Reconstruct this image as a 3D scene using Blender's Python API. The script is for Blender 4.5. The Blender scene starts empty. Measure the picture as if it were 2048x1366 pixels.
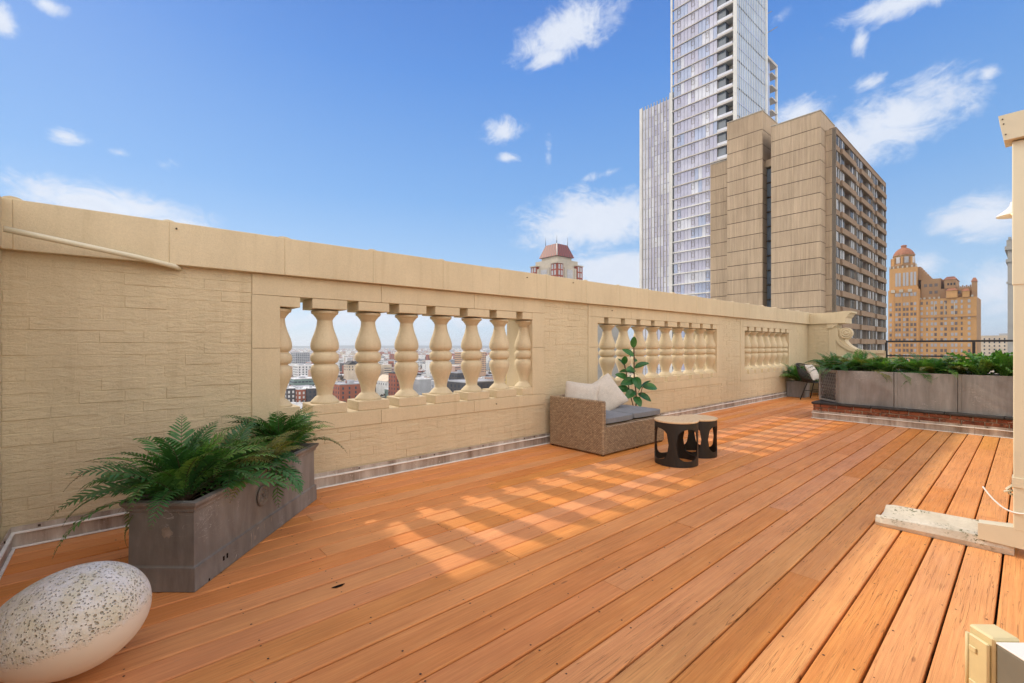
import bpy, math, random
from mathutils import Vector, Matrix, noise as mnoise
R = math.radians
PI = math.pi
sc = bpy.context.scene
COL = sc.collection
rnd = random.Random(7)

# ------------------------------------------------------------------ camera
cam_d = bpy.data.cameras.new('camera')
cam = bpy.data.objects.new('camera', cam_d)
COL.objects.link(cam)
cam.location = (0, 0, 1.2)
cam.rotation_euler = (R(90), 0, R(49.23 - 90))
cam_d.sensor_width = 36
cam_d.lens = 36 * 915 / 2048
cam_d.shift_y = 9 / 2048
cam_d.clip_start = 0.05
cam_d.clip_end = 60000
sc.camera = cam

# ------------------------------------------------------------------ light
sc.view_settings.view_transform = 'Standard'
sc.view_settings.look = 'None'
sc.view_settings.exposure = 0.78
sc.view_settings.gamma = 1
sc.view_settings.use_curve_mapping = False
SUN = Vector((-0.118, 1.0, 0.64)).normalized()
sun_d = bpy.data.lights.new('sun', 'SUN')
sun_d.energy = 2.0
sun_d.angle = R(1.3)
sun_d.color = (1.0, 0.86, 0.66)
sun = bpy.data.objects.new('sun', sun_d)
COL.objects.link(sun)
sun.rotation_euler = SUN.to_track_quat('Z', 'Y').to_euler()
sun.location = (0, 20, 20)

world = bpy.data.worlds.new('World')
sc.world = world
world.use_nodes = True
wt = world.node_tree
wt.nodes.clear()
def wn(t, **kw):
    n = wt.nodes.new(t)
    for k, v in kw.items():
        setattr(n, k, v)
    return n
def wmath(op, a, b=None, c=None, clamp=False):
    n = wn('ShaderNodeMath', operation=op)
    n.use_clamp = clamp
    for i, v in enumerate((a, b, c)):
        if v is None: continue
        if isinstance(v, (int, float)): n.inputs[i].default_value = v
        else: wt.links.new(v, n.inputs[i])
    return n.outputs[0]
wout = wn('ShaderNodeOutputWorld')
wbg = wn('ShaderNodeBackground')
wbg.inputs['Strength'].default_value = 0.15
wt.links.new(wbg.outputs[0], wout.inputs[0])
sky = wn('ShaderNodeTexSky', sky_type='NISHITA')
sky.sun_disc = False
sky.sun_elevation = math.asin(SUN.z)
sky.sun_rotation = math.atan2(SUN.x, SUN.y)
sky.altitude = 60
sky.air_density = 1.0
sky.dust_density = 0.2
sky.ozone_density = 1.6
tc = wn('ShaderNodeTexCoord')
sep = wn('ShaderNodeSeparateXYZ')
wt.links.new(tc.outputs['Generated'], sep.inputs[0])
az = wmath('ARCTAN2', sep.outputs[1], sep.outputs[0])
el = wmath('ARCSINE', sep.outputs[2])
comb = wn('ShaderNodeCombineXYZ')
wt.links.new(az, comb.inputs[0])
wt.links.new(el, comb.inputs[1])
# clear-sky colour: the physical sky, pulled towards the clean blue of a winter day
elr = wn('ShaderNodeMapRange')
elr.inputs[1].default_value = -0.02
elr.inputs[2].default_value = 0.75
wt.links.new(el, elr.inputs[0])
ramp = wn('ShaderNodeValToRGB')
els = ramp.color_ramp.elements
els[0].position = 0.0; els[0].color = (0.66, 0.79, 0.94, 1)
els[1].position = 1.0; els[1].color = (0.065, 0.20, 0.66, 1)
e = els.new(0.16); e.color = (0.46, 0.68, 0.95, 1)
e = els.new(0.42); e.color = (0.23, 0.475, 0.90, 1)
e = els.new(0.72); e.color = (0.115, 0.32, 0.82, 1)
wt.links.new(elr.outputs[0], ramp.inputs[0])
mulr = wn('ShaderNodeMixRGB', blend_type='MULTIPLY')
mulr.inputs[0].default_value = 1.0
mulr.inputs[2].default_value = (3.5, 3.5, 3.5, 1)
wt.links.new(ramp.outputs[0], mulr.inputs[1])
skymix = wn('ShaderNodeMixRGB', blend_type='MIX')
skymix.inputs[0].default_value = 0.93
wt.links.new(sky.outputs[0], skymix.inputs[1])
wt.links.new(mulr.outputs[0], skymix.inputs[2])
# clouds: (azimuth, elevation, half width, half height, tilt, weight)
CL = [(0.739, 0.601, 0.115, 0.034, -0.6, 1), (0.776, 0.562, 0.05, 0.014, -0.4, .9), (0.88, 0.439, 0.05, 0.02, 0, .75),
      (0.869, 0.39, 0.031, 0.010, 0, .7), (0.779, 0.404, 0.012, 0.028, 0.1, .6), (0.653, 0.355, 0.044, 0.009, -0.436, .55),
      (0.68, 0.262, 0.15, 0.05, -0.12, 1.1), (0.755, 0.237, 0.076, 0.022, 0, .8), (0.633, 0.15, 0.13, 0.05, 0, 1.1),
      (1.58, 0.226, 0.13, 0.026, 0.14, 1), (1.50, 0.212, 0.07, 0.016, 0.14, .9), (1.63, 0.316, 0.024, 0.010, -0.1, .75),
      (1.501, 0.311, 0.018, 0.010, 0, .45), (1.568, 0.311, 0.014, 0.006, 0, .4), (1.70, 0.446, 0.02, 0.018, 0, .9),
      (1.655, 0.482, 0.026, 0.010, 0, .8), (0.16, 0.362, 0.095, 0.042, -0.5, 1.0), (0.22, 0.335, 0.06, 0.030, 0, 1.0),
      (0.297, 0.405, 0.045, 0.02, -0.175, .95), (0.195, 0.426, 0.028, 0.010, 0, .7), (0.055, 0.39, 0.013, 0.011, -0.6, .7),
      (0.156, 0.518, 0.09, 0.016, 0, .85), (0.209, 0.490, 0.012, 0.022, 0, .7), (0.057, 0.195, 0.055, 0.032, 0, .95),
      (0.047, 0.085, 0.045, 0.045, 0, .8), (0.125, 0.131, 0.028, 0.026, 0, .55), (0.329, 0.558, 0.022, 0.012, 0, .4),
      (1.2, 0.055, 0.22, 0.024, 0, .75), (0.994, 0.06, 0.22, 0.030, 0, .8), (0.80, 0.13, 0.09, 0.03, 0, .8),
      (0.45, 0.12, 0.12, 0.04, 0, .7), (-0.4, 0.3, 0.25, 0.06, 0, 1), (-1.2, 0.35, 0.3, 0.08, .1, 1), (2.3, 0.3, 0.25, .06, 0, 1),
      (2.9, 0.4, 0.25, .07, 0, 1), (-2.2, 0.3, 0.3, .07, 0, 1), (-0.8, 0.6, 0.15, .05, .3, 1), (-2.8, 0.5, 0.2, .05, 0, 1)]
acc = None
for (a0, e0, sa, se, th, w) in CL:
    mp = wn('ShaderNodeMapping', vector_type='TEXTURE')
    mp.inputs['Location'].default_value = (a0, e0, 0)
    mp.inputs['Rotation'].default_value = (0, 0, th * 0.45)
    mp.inputs['Scale'].default_value = (sa * 1.45, se * 1.7, 1)
    wt.links.new(comb.outputs[0], mp.inputs[0])
    ln = wn('ShaderNodeVectorMath', operation='LENGTH')
    wt.links.new(mp.outputs[0], ln.inputs[0])
    v = wmath('SUBTRACT', 1.0, ln.outputs['Value'], clamp=True)
    v = wmath('MULTIPLY', v, w)
    acc = v if acc is None else wmath('MAXIMUM', acc, v)
def wnoise(scale, sx, sy, detail=7, rough=0.62, dist=0.6):
    mp = wn('ShaderNodeMapping')
    mp.inputs['Scale'].default_value = (sx, sy, 1)
    wt.links.new(comb.outputs[0], mp.inputs[0])
    n = wn('ShaderNodeTexNoise')
    n.inputs['Scale'].default_value = scale
    n.inputs['Detail'].default_value = detail
    n.inputs['Roughness'].default_value = rough
    n.inputs['Distortion'].default_value = dist
    wt.links.new(mp.outputs[0], n.inputs['Vector'])
    return n.outputs['Fac']
n1 = wnoise(11, 1, 1.5, 8, 0.66, 1.0)
n2 = wnoise(40, 1, 1.4, 7, 0.62, 0.8)
nn = wmath('ADD', wmath('MULTIPLY', wmath('SUBTRACT', n1, 0.5), 1.75), wmath('MULTIPLY', wmath('SUBTRACT', n2, 0.5), 0.62))
dens = wmath('ADD', wmath('SUBTRACT', wmath('MULTIPLY', acc, 1.25), 0.36), nn)
has = wmath('MULTIPLY', acc, 7.0, clamp=True)
cm = wn('ShaderNodeMapRange', interpolation_type='SMOOTHSTEP')
cm.inputs[1].default_value = -0.20
cm.inputs[2].default_value = 0.62
wt.links.new(dens, cm.inputs[0])
cfac = wmath('MULTIPLY', wmath('MULTIPLY', cm.outputs[0], has), 0.93)
# outside the view, extra-bright cloud is added to the sky as soft fill
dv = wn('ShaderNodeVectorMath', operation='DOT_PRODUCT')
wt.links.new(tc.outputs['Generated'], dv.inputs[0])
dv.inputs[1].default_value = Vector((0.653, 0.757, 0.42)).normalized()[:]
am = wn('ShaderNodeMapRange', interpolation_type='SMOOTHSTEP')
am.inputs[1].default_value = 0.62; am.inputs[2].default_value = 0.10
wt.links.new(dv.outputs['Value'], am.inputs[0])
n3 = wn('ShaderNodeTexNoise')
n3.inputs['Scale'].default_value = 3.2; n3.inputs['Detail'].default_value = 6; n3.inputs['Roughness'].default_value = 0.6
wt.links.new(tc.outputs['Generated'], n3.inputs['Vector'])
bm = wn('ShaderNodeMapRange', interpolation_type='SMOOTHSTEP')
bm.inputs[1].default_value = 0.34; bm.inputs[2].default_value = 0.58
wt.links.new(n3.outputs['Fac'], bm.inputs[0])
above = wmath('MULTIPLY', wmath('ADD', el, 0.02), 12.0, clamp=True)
fill_cloud = wmath('MULTIPLY', wmath('MULTIPLY', am.outputs[0], bm.outputs[0]), wmath('MULTIPLY', above, 0.92))
ccol = wn('ShaderNodeMixRGB')
ccol.inputs[1].default_value = (3.5, 3.67, 3.97, 1)
ccol.inputs[2].default_value = (2.76, 3.0, 3.5, 1)
wt.links.new(wmath('MULTIPLY', n1, 1.0), ccol.inputs[0])
cmix = wn('ShaderNodeMixRGB')
wt.links.new(cfac, cmix.inputs[0])
wt.links.new(skymix.outputs[0], cmix.inputs[1])
wt.links.new(ccol.outputs[0], cmix.inputs[2])
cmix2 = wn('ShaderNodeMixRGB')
wt.links.new(fill_cloud, cmix2.inputs[0])
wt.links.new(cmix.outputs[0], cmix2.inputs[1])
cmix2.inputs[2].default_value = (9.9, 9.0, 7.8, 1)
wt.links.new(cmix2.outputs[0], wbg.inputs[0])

# ------------------------------------------------------------------ helpers
class MB:
    def __init__(s): s.v = []; s.f = []; s.m = []; s.sm = []
    def face(s, pts, mi=0, sm=False):
        n = len(s.v); s.v += [tuple(p) for p in pts]
        s.f.append(tuple(range(n, n + len(pts)))); s.m.append(mi); s.sm.append(sm)
    def box(s, x0, x1, y0, y1, z0, z1, mi=0, M=None):
        if x0 > x1: x0, x1 = x1, x0
        if y0 > y1: y0, y1 = y1, y0
        n = len(s.v)
        p = [(x0,y0,z0),(x1,y0,z0),(x1,y1,z0),(x0,y1,z0),(x0,y0,z1),(x1,y0,z1),(x1,y1,z1),(x0,y1,z1)]
        if M is not None: p = [tuple(M @ Vector(q)) for q in p]
        s.v += p
        for q in ((0,3,2,1),(4,5,6,7),(0,1,5,4),(1,2,6,5),(2,3,7,6),(3,0,4,7)):
            s.f.append(tuple(n + i for i in q)); s.m.append(mi); s.sm.append(False)
        return s
    def cbox(s, x0, x1, y0, y1, z0, z1, c=0.004, mi=0, M=None, jit=0, rg=None):
        # chamfered box
        if x0 > x1: x0, x1 = x1, x0
        if y0 > y1: y0, y1 = y1, y0
        n = len(s.v); idx = {}
        X = (x0, x1); Y = (y0, y1); Z = (z0, z1)
        for i in (0, 1):
            for j in (0, 1):
                for k in (0, 1):
                    for a in (0, 1, 2):
                        p = [X[i], Y[j], Z[k]]
                        for b in (0, 1, 2):
                            if b != a: p[b] += c * (1 if (i, j, k)[b] == 0 else -1)
                        if jit: p = [q + rg.uniform(-jit, jit) for q in p]
                        if M is not None: p = tuple(M @ Vector(p))
                        idx[(i, j, k, a)] = len(s.v); s.v.append(tuple(p))
        def add(q):
            s.f.append(tuple(idx[t] for t in q)); s.m.append(mi); s.sm.append(False)
        for a in (0, 1, 2):
            b, d = (a + 1) % 3, (a + 2) % 3
            for e_ in (0, 1):
                q = []
                for (u, w) in ((0, 0), (1, 0), (1, 1), (0, 1)):
                    t = [0, 0, 0]; t[a] = e_; t[b] = u; t[d] = w
                    q.append((t[0], t[1], t[2], a))
                add(q if e_ else q[::-1])
        for a in (0, 1, 2):
            b, d = (a + 1) % 3, (a + 2) % 3
            for u in (0, 1):
                for w in (0, 1):
                    def key(ev, which):
                        t = [0, 0, 0]; t[a] = ev; t[b] = u; t[d] = w
                        return (t[0], t[1], t[2], which)
                    q = [key(0, b), key(1, b), key(1, d), key(0, d)]
                    add(q if (u ^ w) else q[::-1])
        for i in (0, 1):
            for j in (0, 1):
                for k in (0, 1):
                    q = [(i, j, k, 0), (i, j, k, 1), (i, j, k, 2)]
                    add(q if (i + j + k) % 2 else q[::-1])
        return s
    def lathe(s, prof, n=24, cx=0, cy=0, mi=0, sm=True, cap=True, rfun=None):
        b = len(s.v)
        for (z, r) in prof:
            for i in range(n):
                t = 2 * PI * i / n
                k = rfun(t) if rfun else 1
                s.v.append((cx + r * k * math.cos(t), cy + r * k * math.sin(t), z))
        for j in range(len(prof) - 1):
            for i in range(n):
                s.f.append((b + j*n + i, b + j*n + (i+1) % n, b + (j+1)*n + (i+1) % n, b + (j+1)*n + i)); s.m.append(mi); s.sm.append(sm)
        if cap:
            s.f.append(tuple(b + i for i in range(n))[::-1]); s.m.append(mi); s.sm.append(False)
            l = b + (len(prof)-1)*n
            s.f.append(tuple(l + i for i in range(n))); s.m.append(mi); s.sm.append(False)
        return s
    def tube(s, pts, r, n=8, mi=0, cap=True, sm=True):
        pts = [Vector(p) for p in pts]; b = len(s.v); up = Vector((0, 0, 1))
        rr = r if isinstance(r, (list, tuple)) else [r] * len(pts)
        for k, p in enumerate(pts):
            d = (pts[min(k+1, len(pts)-1)] - pts[max(k-1, 0)]).normalized()
            u = d.cross(up)
            if u.length < 1e-3: u = d.cross(Vector((1, 0, 0)))
            u.normalize(); w = u.cross(d)
            for i in range(n):
                t = 2*PI*i/n
                s.v.append(tuple(p + (u*math.cos(t) + w*math.sin(t)) * rr[k]))
        for k in range(len(pts)-1):
            for i in range(n):
                s.f.append((b+k*n+i, b+(k+1)*n+i, b+(k+1)*n+(i+1) % n, b+k*n+(i+1) % n)); s.m.append(mi); s.sm.append(sm)
        if cap:
            s.f.append(tuple(b+i for i in range(n))); s.m.append(mi); s.sm.append(False)
            l = b+(len(pts)-1)*n
            s.f.append(tuple(l+i for i in range(n))[::-1]); s.m.append(mi); s.sm.append(False)
        return s
    def prism(s, poly, z0, z1, mi=0, M=None):
        n = len(s.v); k = len(poly)
        P = [(x, y, z0) for x, y in poly] + [(x, y, z1) for x, y in poly]
        if M is not None: P = [tuple(M @ Vector(q)) for q in P]
        s.v += P
        s.f.append(tuple(range(n, n+k))[::-1]); s.m.append(mi); s.sm.append(False)
        s.f.append(tuple(range(n+k, n+2*k))); s.m.append(mi); s.sm.append(False)
        for i in range(k):
            j = (i+1) % k
            s.f.append((n+i, n+j, n+k+j, n+k+i)); s.m.append(mi); s.sm.append(False)
        return s
    def mesh(s, name, mats):
        me = bpy.data.meshes.new(name)
        me.from_pydata(s.v, [], s.f)
        for m in (mats if isinstance(mats, (list, tuple)) else [mats]): me.materials.append(m)
        me.polygons.foreach_set('material_index', s.m)
        me.polygons.foreach_set('use_smooth', s.sm)
        me.update()
        return me
    def build(s, name, mats, parent=None, loc=None, rz=0):
        return link(name, s.mesh(name, mats), parent, loc, rz)
def link(name, me, parent=None, loc=None, rz=0):
    o = bpy.data.objects.new(name, me); COL.objects.link(o)
    if loc is not None: o.location = loc
    if rz: o.rotation_euler = (0, 0, rz)
    if parent is not None: o.parent = parent
    return o
def tag(o, label=None, cat=None, group=None, kind=None):
    if cat and not kind: kind = 'thing'
    if label: o['label'] = label
    if cat: o['category'] = cat
    if group: o['group'] = group
    if kind: o['kind'] = kind
    return o
def thing(name, label, cat, loc=(0, 0, 0), rz=0, group=None, kind=None):
    o = bpy.data.objects.new(name, None); COL.objects.link(o)
    o.location = loc; o.rotation_euler = (0, 0, rz); o.empty_display_size = 0.1
    return tag(o, label, cat, group, kind)
def copy_tree(o, parent=None):
    c = o.copy(); COL.objects.link(c); c.parent = parent
    for ch in list(o.children): copy_tree(ch, c)
    return c

# ------------------------------------------------------------------ materials
class NT:
    def __init__(s, name, rough=0.6, spec=0.4, metal=0.0):
        s.mat = bpy.data.materials.new(name); s.mat.use_nodes = True
        s.t = s.mat.node_tree; s.t.nodes.clear()
        s.out = s.t.nodes.new('ShaderNodeOutputMaterial')
        s.b = s.t.nodes.new('ShaderNodeBsdfPrincipled')
        s.t.links.new(s.b.outputs[0], s.out.inputs[0])
        s.b.inputs['Roughness'].default_value = rough
        s.b.inputs['Specular IOR Level'].default_value = spec
        s.b.inputs['Metallic'].default_value = metal
        s.tc = s.t.nodes.new('ShaderNodeTexCoord')
    def L(s, a, b): s.t.links.new(a, b)
    def co(s, kind='Object', scale=(1, 1, 1), rot=(0, 0, 0), loc=(0, 0, 0)):
        m = s.t.nodes.new('ShaderNodeMapping')
        m.inputs['Scale'].default_value = scale; m.inputs['Rotation'].default_value = rot; m.inputs['Location'].default_value = loc
        if kind == 'World':
            g = s.t.nodes.new('ShaderNodeNewGeometry'); s.L(g.outputs['Position'], m.inputs[0])
        else: s.L(s.tc.outputs[kind], m.inputs[0])
        return m.outputs[0]
    def noise(s, vec, scale=5, detail=4, rough=0.5, dist=0, out='Fac'):
        n = s.t.nodes.new('ShaderNodeTexNoise')
        n.inputs['Scale'].default_value = scale; n.inputs['Detail'].default_value = detail
        n.inputs['Roughness'].default_value = rough; n.inputs['Distortion'].default_value = dist
        s.L(vec, n.inputs['Vector']); return n.outputs[out]
    def vor(s, vec, scale=5, feature='F1', out='Distance', rand=1):
        n = s.t.nodes.new('ShaderNodeTexVoronoi'); n.feature = feature
        n.inputs['Scale'].default_value = scale; n.inputs['Randomness'].default_value = rand
        s.L(vec, n.inputs['Vector']); return n.outputs[out]
    def ramp(s, fac, stops, interp='LINEAR'):
        n = s.t.nodes.new('ShaderNodeValToRGB'); n.color_ramp.interpolation = interp
        e = n.color_ramp.elements
        while len(e) < len(stops): e.new(0.5)
        for i, (p, c) in enumerate(stops):
            e[i].position = p
            e[i].color = tuple(c) + (1,) if isinstance(c, (tuple, list)) else (c, c, c, 1)
        s.L(fac, n.inputs[0]); return n.outputs[0]
    def mix(s, fac, a, b, mode='MIX'):
        n = s.t.nodes.new('ShaderNodeMixRGB'); n.blend_type = mode
        for i, v in ((0, fac), (1, a), (2, b)):
            if isinstance(v, (int, float)): n.inputs[i].default_value = v
            elif isinstance(v, (tuple, list)): n.inputs[i].default_value = tuple(v) + (1,)
            else: s.L(v, n.inputs[i])
        return n.outputs[0]
    def math(s, op, a, b=None, clamp=False):
        n = s.t.nodes.new('ShaderNodeMath'); n.operation = op; n.use_clamp = clamp
        for i, v in ((0, a), (1, b)):
            if v is None: continue
            if isinstance(v, (int, float)): n.inputs[i].default_value = v
            else: s.L(v, n.inputs[i])
        return n.outputs[0]
    def rand(s):
        n = s.t.nodes.new('ShaderNodeObjectInfo'); return n.outputs['Random']
    def hsv(s, col, h=None, sat=None, val=None):
        n = s.t.nodes.new('ShaderNodeHueSaturation')
        for k, v in (('Hue', h), ('Saturation', sat), ('Value', val)):
            if v is None: continue
            if isinstance(v, (int, float)): n.inputs[k].default_value = v
            else: s.L(v, n.inputs[k])
        s.L(col, n.inputs['Color']); return n.outputs[0]
    def bump(s, h, strength=0.3, dist=0.01, prev=None):
        n = s.t.nodes.new('ShaderNodeBump')
        n.inputs['Strength'].default_value = strength; n.inputs['Distance'].default_value = dist
        s.L(h, n.inputs['Height'])
        if prev is not None: s.L(prev, n.inputs['Normal'])
        return n.outputs[0]
    def done(s, col=None, rough=None, normal=None):
        if col is not None:
            if isinstance(col, (tuple, list)): s.b.inputs['Base Color'].default_value = tuple(col) + (1,)
            else: s.L(col, s.b.inputs['Base Color'])
        if rough is not None: s.L(rough, s.b.inputs['Roughness'])
        if normal is not None: s.L(normal, s.b.inputs['Normal'])
        return s.mat
def simple(name, col, rough=0.6, spec=0.4, metal=0.0, var=0.12, scale=6, bump=0.0, bs=60):
    m = NT(name, rough, spec, metal)
    v = m.co('Object')
    n = m.noise(v, scale, 5, 0.6)
    c = m.mix(1.0, col, m.ramp(n, [(0.25, 1 - var), (0.75, 1 + var)]), 'MULTIPLY')
    nm = m.bump(m.noise(v, bs, 4, 0.6), bump, 0.01) if bump else None
    return m.done(c, None, nm)

WALLC = (0.64, 0.535, 0.36)
def painted(name, coarse=1.0):
    m = NT(name, 0.75, 0.25)
    v = m.co('World')
    vs = m.co('World', (1, 1, 0.25))
    big = m.noise(v, 1.1, 5, 0.6)
    c = m.mix(1.0, WALLC, m.ramp(big, [(0.3, (0.93, 0.92, 0.90)), (0.7, (1.05, 1.05, 1.05))]), 'MULTIPLY')
    st = m.noise(vs, 5, 5, 0.65)
    c = m.mix(1.0, c, m.ramp(st, [(0.25, 0.93), (0.6, 1.02)]), 'MULTIPLY')
    dr = m.noise(m.co('World', (1, 1, 0.07)), 16, 3, 0.6)
    c = m.mix(1.0, c, m.ramp(dr, [(0.28, (0.93, 0.92, 0.90)), (0.46, (1, 1, 1))]), 'MULTIPLY')
    f = m.noise(v, 90, 3, 0.7)
    c = m.mix(1.0, c, m.ramp(f, [(0.3, 0.93), (0.7, 1.05)]), 'MULTIPLY')
    b1 = m.bump(m.noise(v, 140, 4, 0.7), 0.35, 0.006)
    vv = m.co('World', (0.55, 0.55, 1.7))
    b2 = m.bump(m.noise(vv, 20, 5, 0.65, 0.5), 0.5 * coarse, 0.015, b1)
    return m.done(c, None, b2)
M_wall = painted('painted_masonry', 0.25)
M_brick = painted('painted_brick', 1.4)
M_bal = painted('painted_baluster', 0.6)

def wood():
    m = NT('stained_deck_wood', 0.55, 0.18)
    r = m.rand()
    off = m.t.nodes.new('ShaderNodeCombineXYZ')
    m.L(m.math('MULTIPLY', r, 57.0), off.inputs[0]); m.L(m.math('MULTIPLY', r, 23.0), off.inputs[1])
    add = m.t.nodes.new('ShaderNodeVectorMath'); add.operation = 'ADD'
    m.L(m.tc.outputs['Object'], add.inputs[0]); m.L(off.outputs[0], add.inputs[1])
    def mp(sc_):
        q = m.t.nodes.new('ShaderNodeMapping'); q.inputs['Scale'].default_value = sc_
        m.L(add.outputs[0], q.inputs[0]); return q.outputs[0]
    warp = m.noise(mp((1.3, 5, 1)), 1.0, 2, 0.5)
    grain = m.noise(mp((1.0, 34, 1)), 2.2, 6, 0.66, 0.5)
    fine = m.noise(mp((3, 200, 1)), 1.5, 3, 0.55, 0.1)
    base = m.ramp(grain, [(0.30, (0.66, 0.212, 0.040)), (0.52, (0.75, 0.258, 0.052)), (0.72, (0.80, 0.312, 0.072))])
    base = m.mix(1.0, base, m.ramp(fine, [(0.3, 0.90), (0.7, 1.06)]), 'MULTIPLY')
    blot = m.noise(mp((1.1, 3, 1)), 1.6, 4, 0.6)
    base = m.mix(1.0, base, m.ramp(blot, [(0.3, (0.88, 0.86, 0.84)), (0.7, (1.08, 1.10, 1.12))]), 'MULTIPLY')
    # each board took the stain differently
    base = m.hsv(base, m.math('ADD', m.math('MULTIPLY', r, 0.007), 0.499), m.math('ADD', m.math('MULTIPLY', m.math('FRACT', m.math('MULTIPLY', r, 7.3)), -0.12), 0.98),
                 m.math('ADD', m.math('MULTIPLY', m.math('FRACT', m.math('MULTIPLY', r, 3.7)), 0.09), 0.96))
    # worn, sun-bleached towards the open side of the deck
    wp = m.co('World')
    sepn = m.t.nodes.new('ShaderNodeSeparateXYZ'); m.L(wp, sepn.inputs[0])
    worn = m.math('ADD', sepn.outputs[1], m.math('MULTIPLY', m.noise(wp, 0.8, 3, 0.5), -1.2))
    worn = m.ramp(worn, [(0.0, 1.0), (0.999, 0.0)])
    wr = m.math('MULTIPLY', worn, 1.0)
    base = m.mix(wr, base, m.mix(1.0, base, (1.04, 1.16, 1.10), 'MULTIPLY'))
    # checks and cracks along the grain
    crk = m.noise(mp((0.8, 36, 1)), 1.6, 2, 0.5, 0.15)
    ck = m.ramp(crk, [(0.489, 0.0), (0.498, 1.0), (0.502, 1.0), (0.511, 0.0)])
    where = m.noise(mp((0.8, 2.5, 1)), 1.5, 3, 0.5)
    ckm = m.math('MULTIPLY', ck, m.math('ADD', m.ramp(where, [(0.46, 0.0), (0.62, 0.55)]), m.math('MULTIPLY', wr, 0.5)), clamp=True)
    base = m.mix(m.math('MULTIPLY', ckm, 0.6), base, (0.10, 0.032, 0.012))
    # knots / dark specks
    kn = m.vor(mp((1.3, 4.5, 1)), 1.6)
    kf = m.ramp(kn, [(0.0, 1.0), (0.035, 0.8), (0.06, 0.0)])
    base = m.mix(m.math('MULTIPLY', kf, 0.55), base, (0.12, 0.04, 0.02))
    h = m.math('ADD', m.math('MULTIPLY', fine, 0.25), m.math('MULTIPLY', ckm, -1.0))
    b = m.bump(h, 0.35, 0.006)
    rg = m.ramp(m.noise(mp((2, 8, 1)), 3, 3, 0.5), [(0.3, 0.42), (0.7, 0.62)])
    return m.done(base, rg, b)
M_wood = wood()
M_dark = simple('dark_gap', (0.012, 0.008, 0.006), 0.9, 0.1)
M_screw = simple('rusty_screw', (0.05, 0.03, 0.02), 0.6)

def metal_flash():
    m = NT('weathered_flashing', 0.48, 0.4, 0.2)
    v = m.co('World', (1, 1, 0.12)); w = m.co('World')
    s1 = m.noise(v, 9, 6, 0.7)
    c = m.ramp(s1, [(0.32, (0.24, 0.19, 0.15)), (0.5, (0.44, 0.38, 0.33)), (0.68, (0.62, 0.57, 0.51))])
    c = m.mix(1.0, c, m.ramp(m.noise(w, 1.7, 4, 0.6), [(0.3, 0.72), (0.7, 1.15)]), 'MULTIPLY')
    sp = m.noise(w, 60, 3, 0.7)
    c = m.mix(m.ramp(sp, [(0.62, 0.0), (0.7, 0.5)]), c, (0.75, 0.72, 0.66))
    return m.done(c, m.ramp(s1, [(0.3, 0.35), (0.7, 0.6)]), m.bump(m.noise(w, 18, 3, 0.5), 0.2, 0.01))
M_flash = metal_flash()
M_lip = simple('painted_lip', (0.82, 0.80, 0.76), 0.5, 0.4, 0, 0.15, 14)

def zinc(name, dark, light, scr=1.0):
    m = NT(name, 0.55, 0.4)
    v = m.co('World', (1, 1, 0.3)); w = m.co('World')
    a = m.noise(v, 3.5, 6, 0.65, 0.4)
    c = m.mix(m.ramp(a, [(0.3, 0.0), (0.72, 1.0)]), dark, light)
    c = m.mix(1.0, c, m.ramp(m.noise(m.co('World', (1, 1, 0.1)), 22, 4, 0.6), [(0.3, 0.88), (0.7, 1.10)]), 'MULTIPLY')
    c = m.mix(m.ramp(m.noise(w, 2.2, 4, 0.6), [(0.55, 0.0), (0.75, 0.5)]), c, (0.17, 0.125, 0.105))
    wv = m.noise(m.co('World', (1, 1, 2.2), (0.3, 0.2, 0.4)), 5, 3, 0.5, 2.5)
    sc1 = m.ramp(wv, [(0.492, 0.0), (0.5, 1.0), (0.508, 0.0)])
    msk = m.ramp(m.noise(w, 3.1, 2, 0.5), [(0.56, 0.0), (0.64, 1.0)])
    f = m.math('MULTIPLY', sc1, msk)
    sp = m.ramp(m.vor(w, 17), [(0.0, 1.0), (0.05, 0.0)])
    f = m.math('MAXIMUM', f, m.math('MULTIPLY', sp, m.ramp(m.noise(w, 6, 2), [(0.55, 0.0), (0.6, 0.8)])))
    c = m.mix(m.math('MULTIPLY', f, 0.75 * scr), c, (0.62, 0.60, 0.57))
    return m.done(c, m.ramp(a, [(0.2, 0.45), (0.8, 0.7)]), m.bump(m.noise(w, 40, 4, 0.6), 0.12, 0.01))
M_zinc = zinc('zinc_planter', (0.115, 0.10, 0.09), (0.29, 0.27, 0.25))
M_zinc2 = zinc('pale_zinc_planter', (0.155, 0.148, 0.145), (0.34, 0.328, 0.32))
M_soil = simple('potting_soil', (0.018, 0.013, 0.009), 0.95, 0.1, 0, 0.4, 30, 0.6, 60)

def leaf(name, c1, c2, rough=0.34, trans=0.25):
    m = NT(name, rough, 0.4)
    r = m.rand()
    w = m.co('World')
    n = m.noise(w, 9, 3, 0.6)
    c = m.mix(m.math('ADD', m.math('MULTIPLY', r, 0.7), m.math('MULTIPLY', n, 0.3)), c1, c2)
    c = m.mix(1.0, c, m.ramp(m.noise(w, 60, 3, 0.6), [(0.3, 0.75), (0.7, 1.2)]), 'MULTIPLY')
    m.done(c)
    tr = m.t.nodes.new('ShaderNodeBsdfTranslucent'); m.L(m.mix(1.0, c, (1.5, 1.7, 0.6), 'MULTIPLY'), tr.inputs[0])
    mx = m.t.nodes.new('ShaderNodeMixShader'); mx.inputs[0].default_value = trans
    m.L(m.b.outputs[0], mx.inputs[1]); m.L(tr.outputs[0], mx.inputs[2]); m.L(mx.outputs[0], m.out.inputs[0])
    return m.mat
M_fern = leaf('fern_leaf', (0.022, 0.095, 0.030), (0.10, 0.25, 0.060))
M_fern2 = leaf('bright_fern_leaf', (0.055, 0.16, 0.030), (0.17, 0.33, 0.07))
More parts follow.
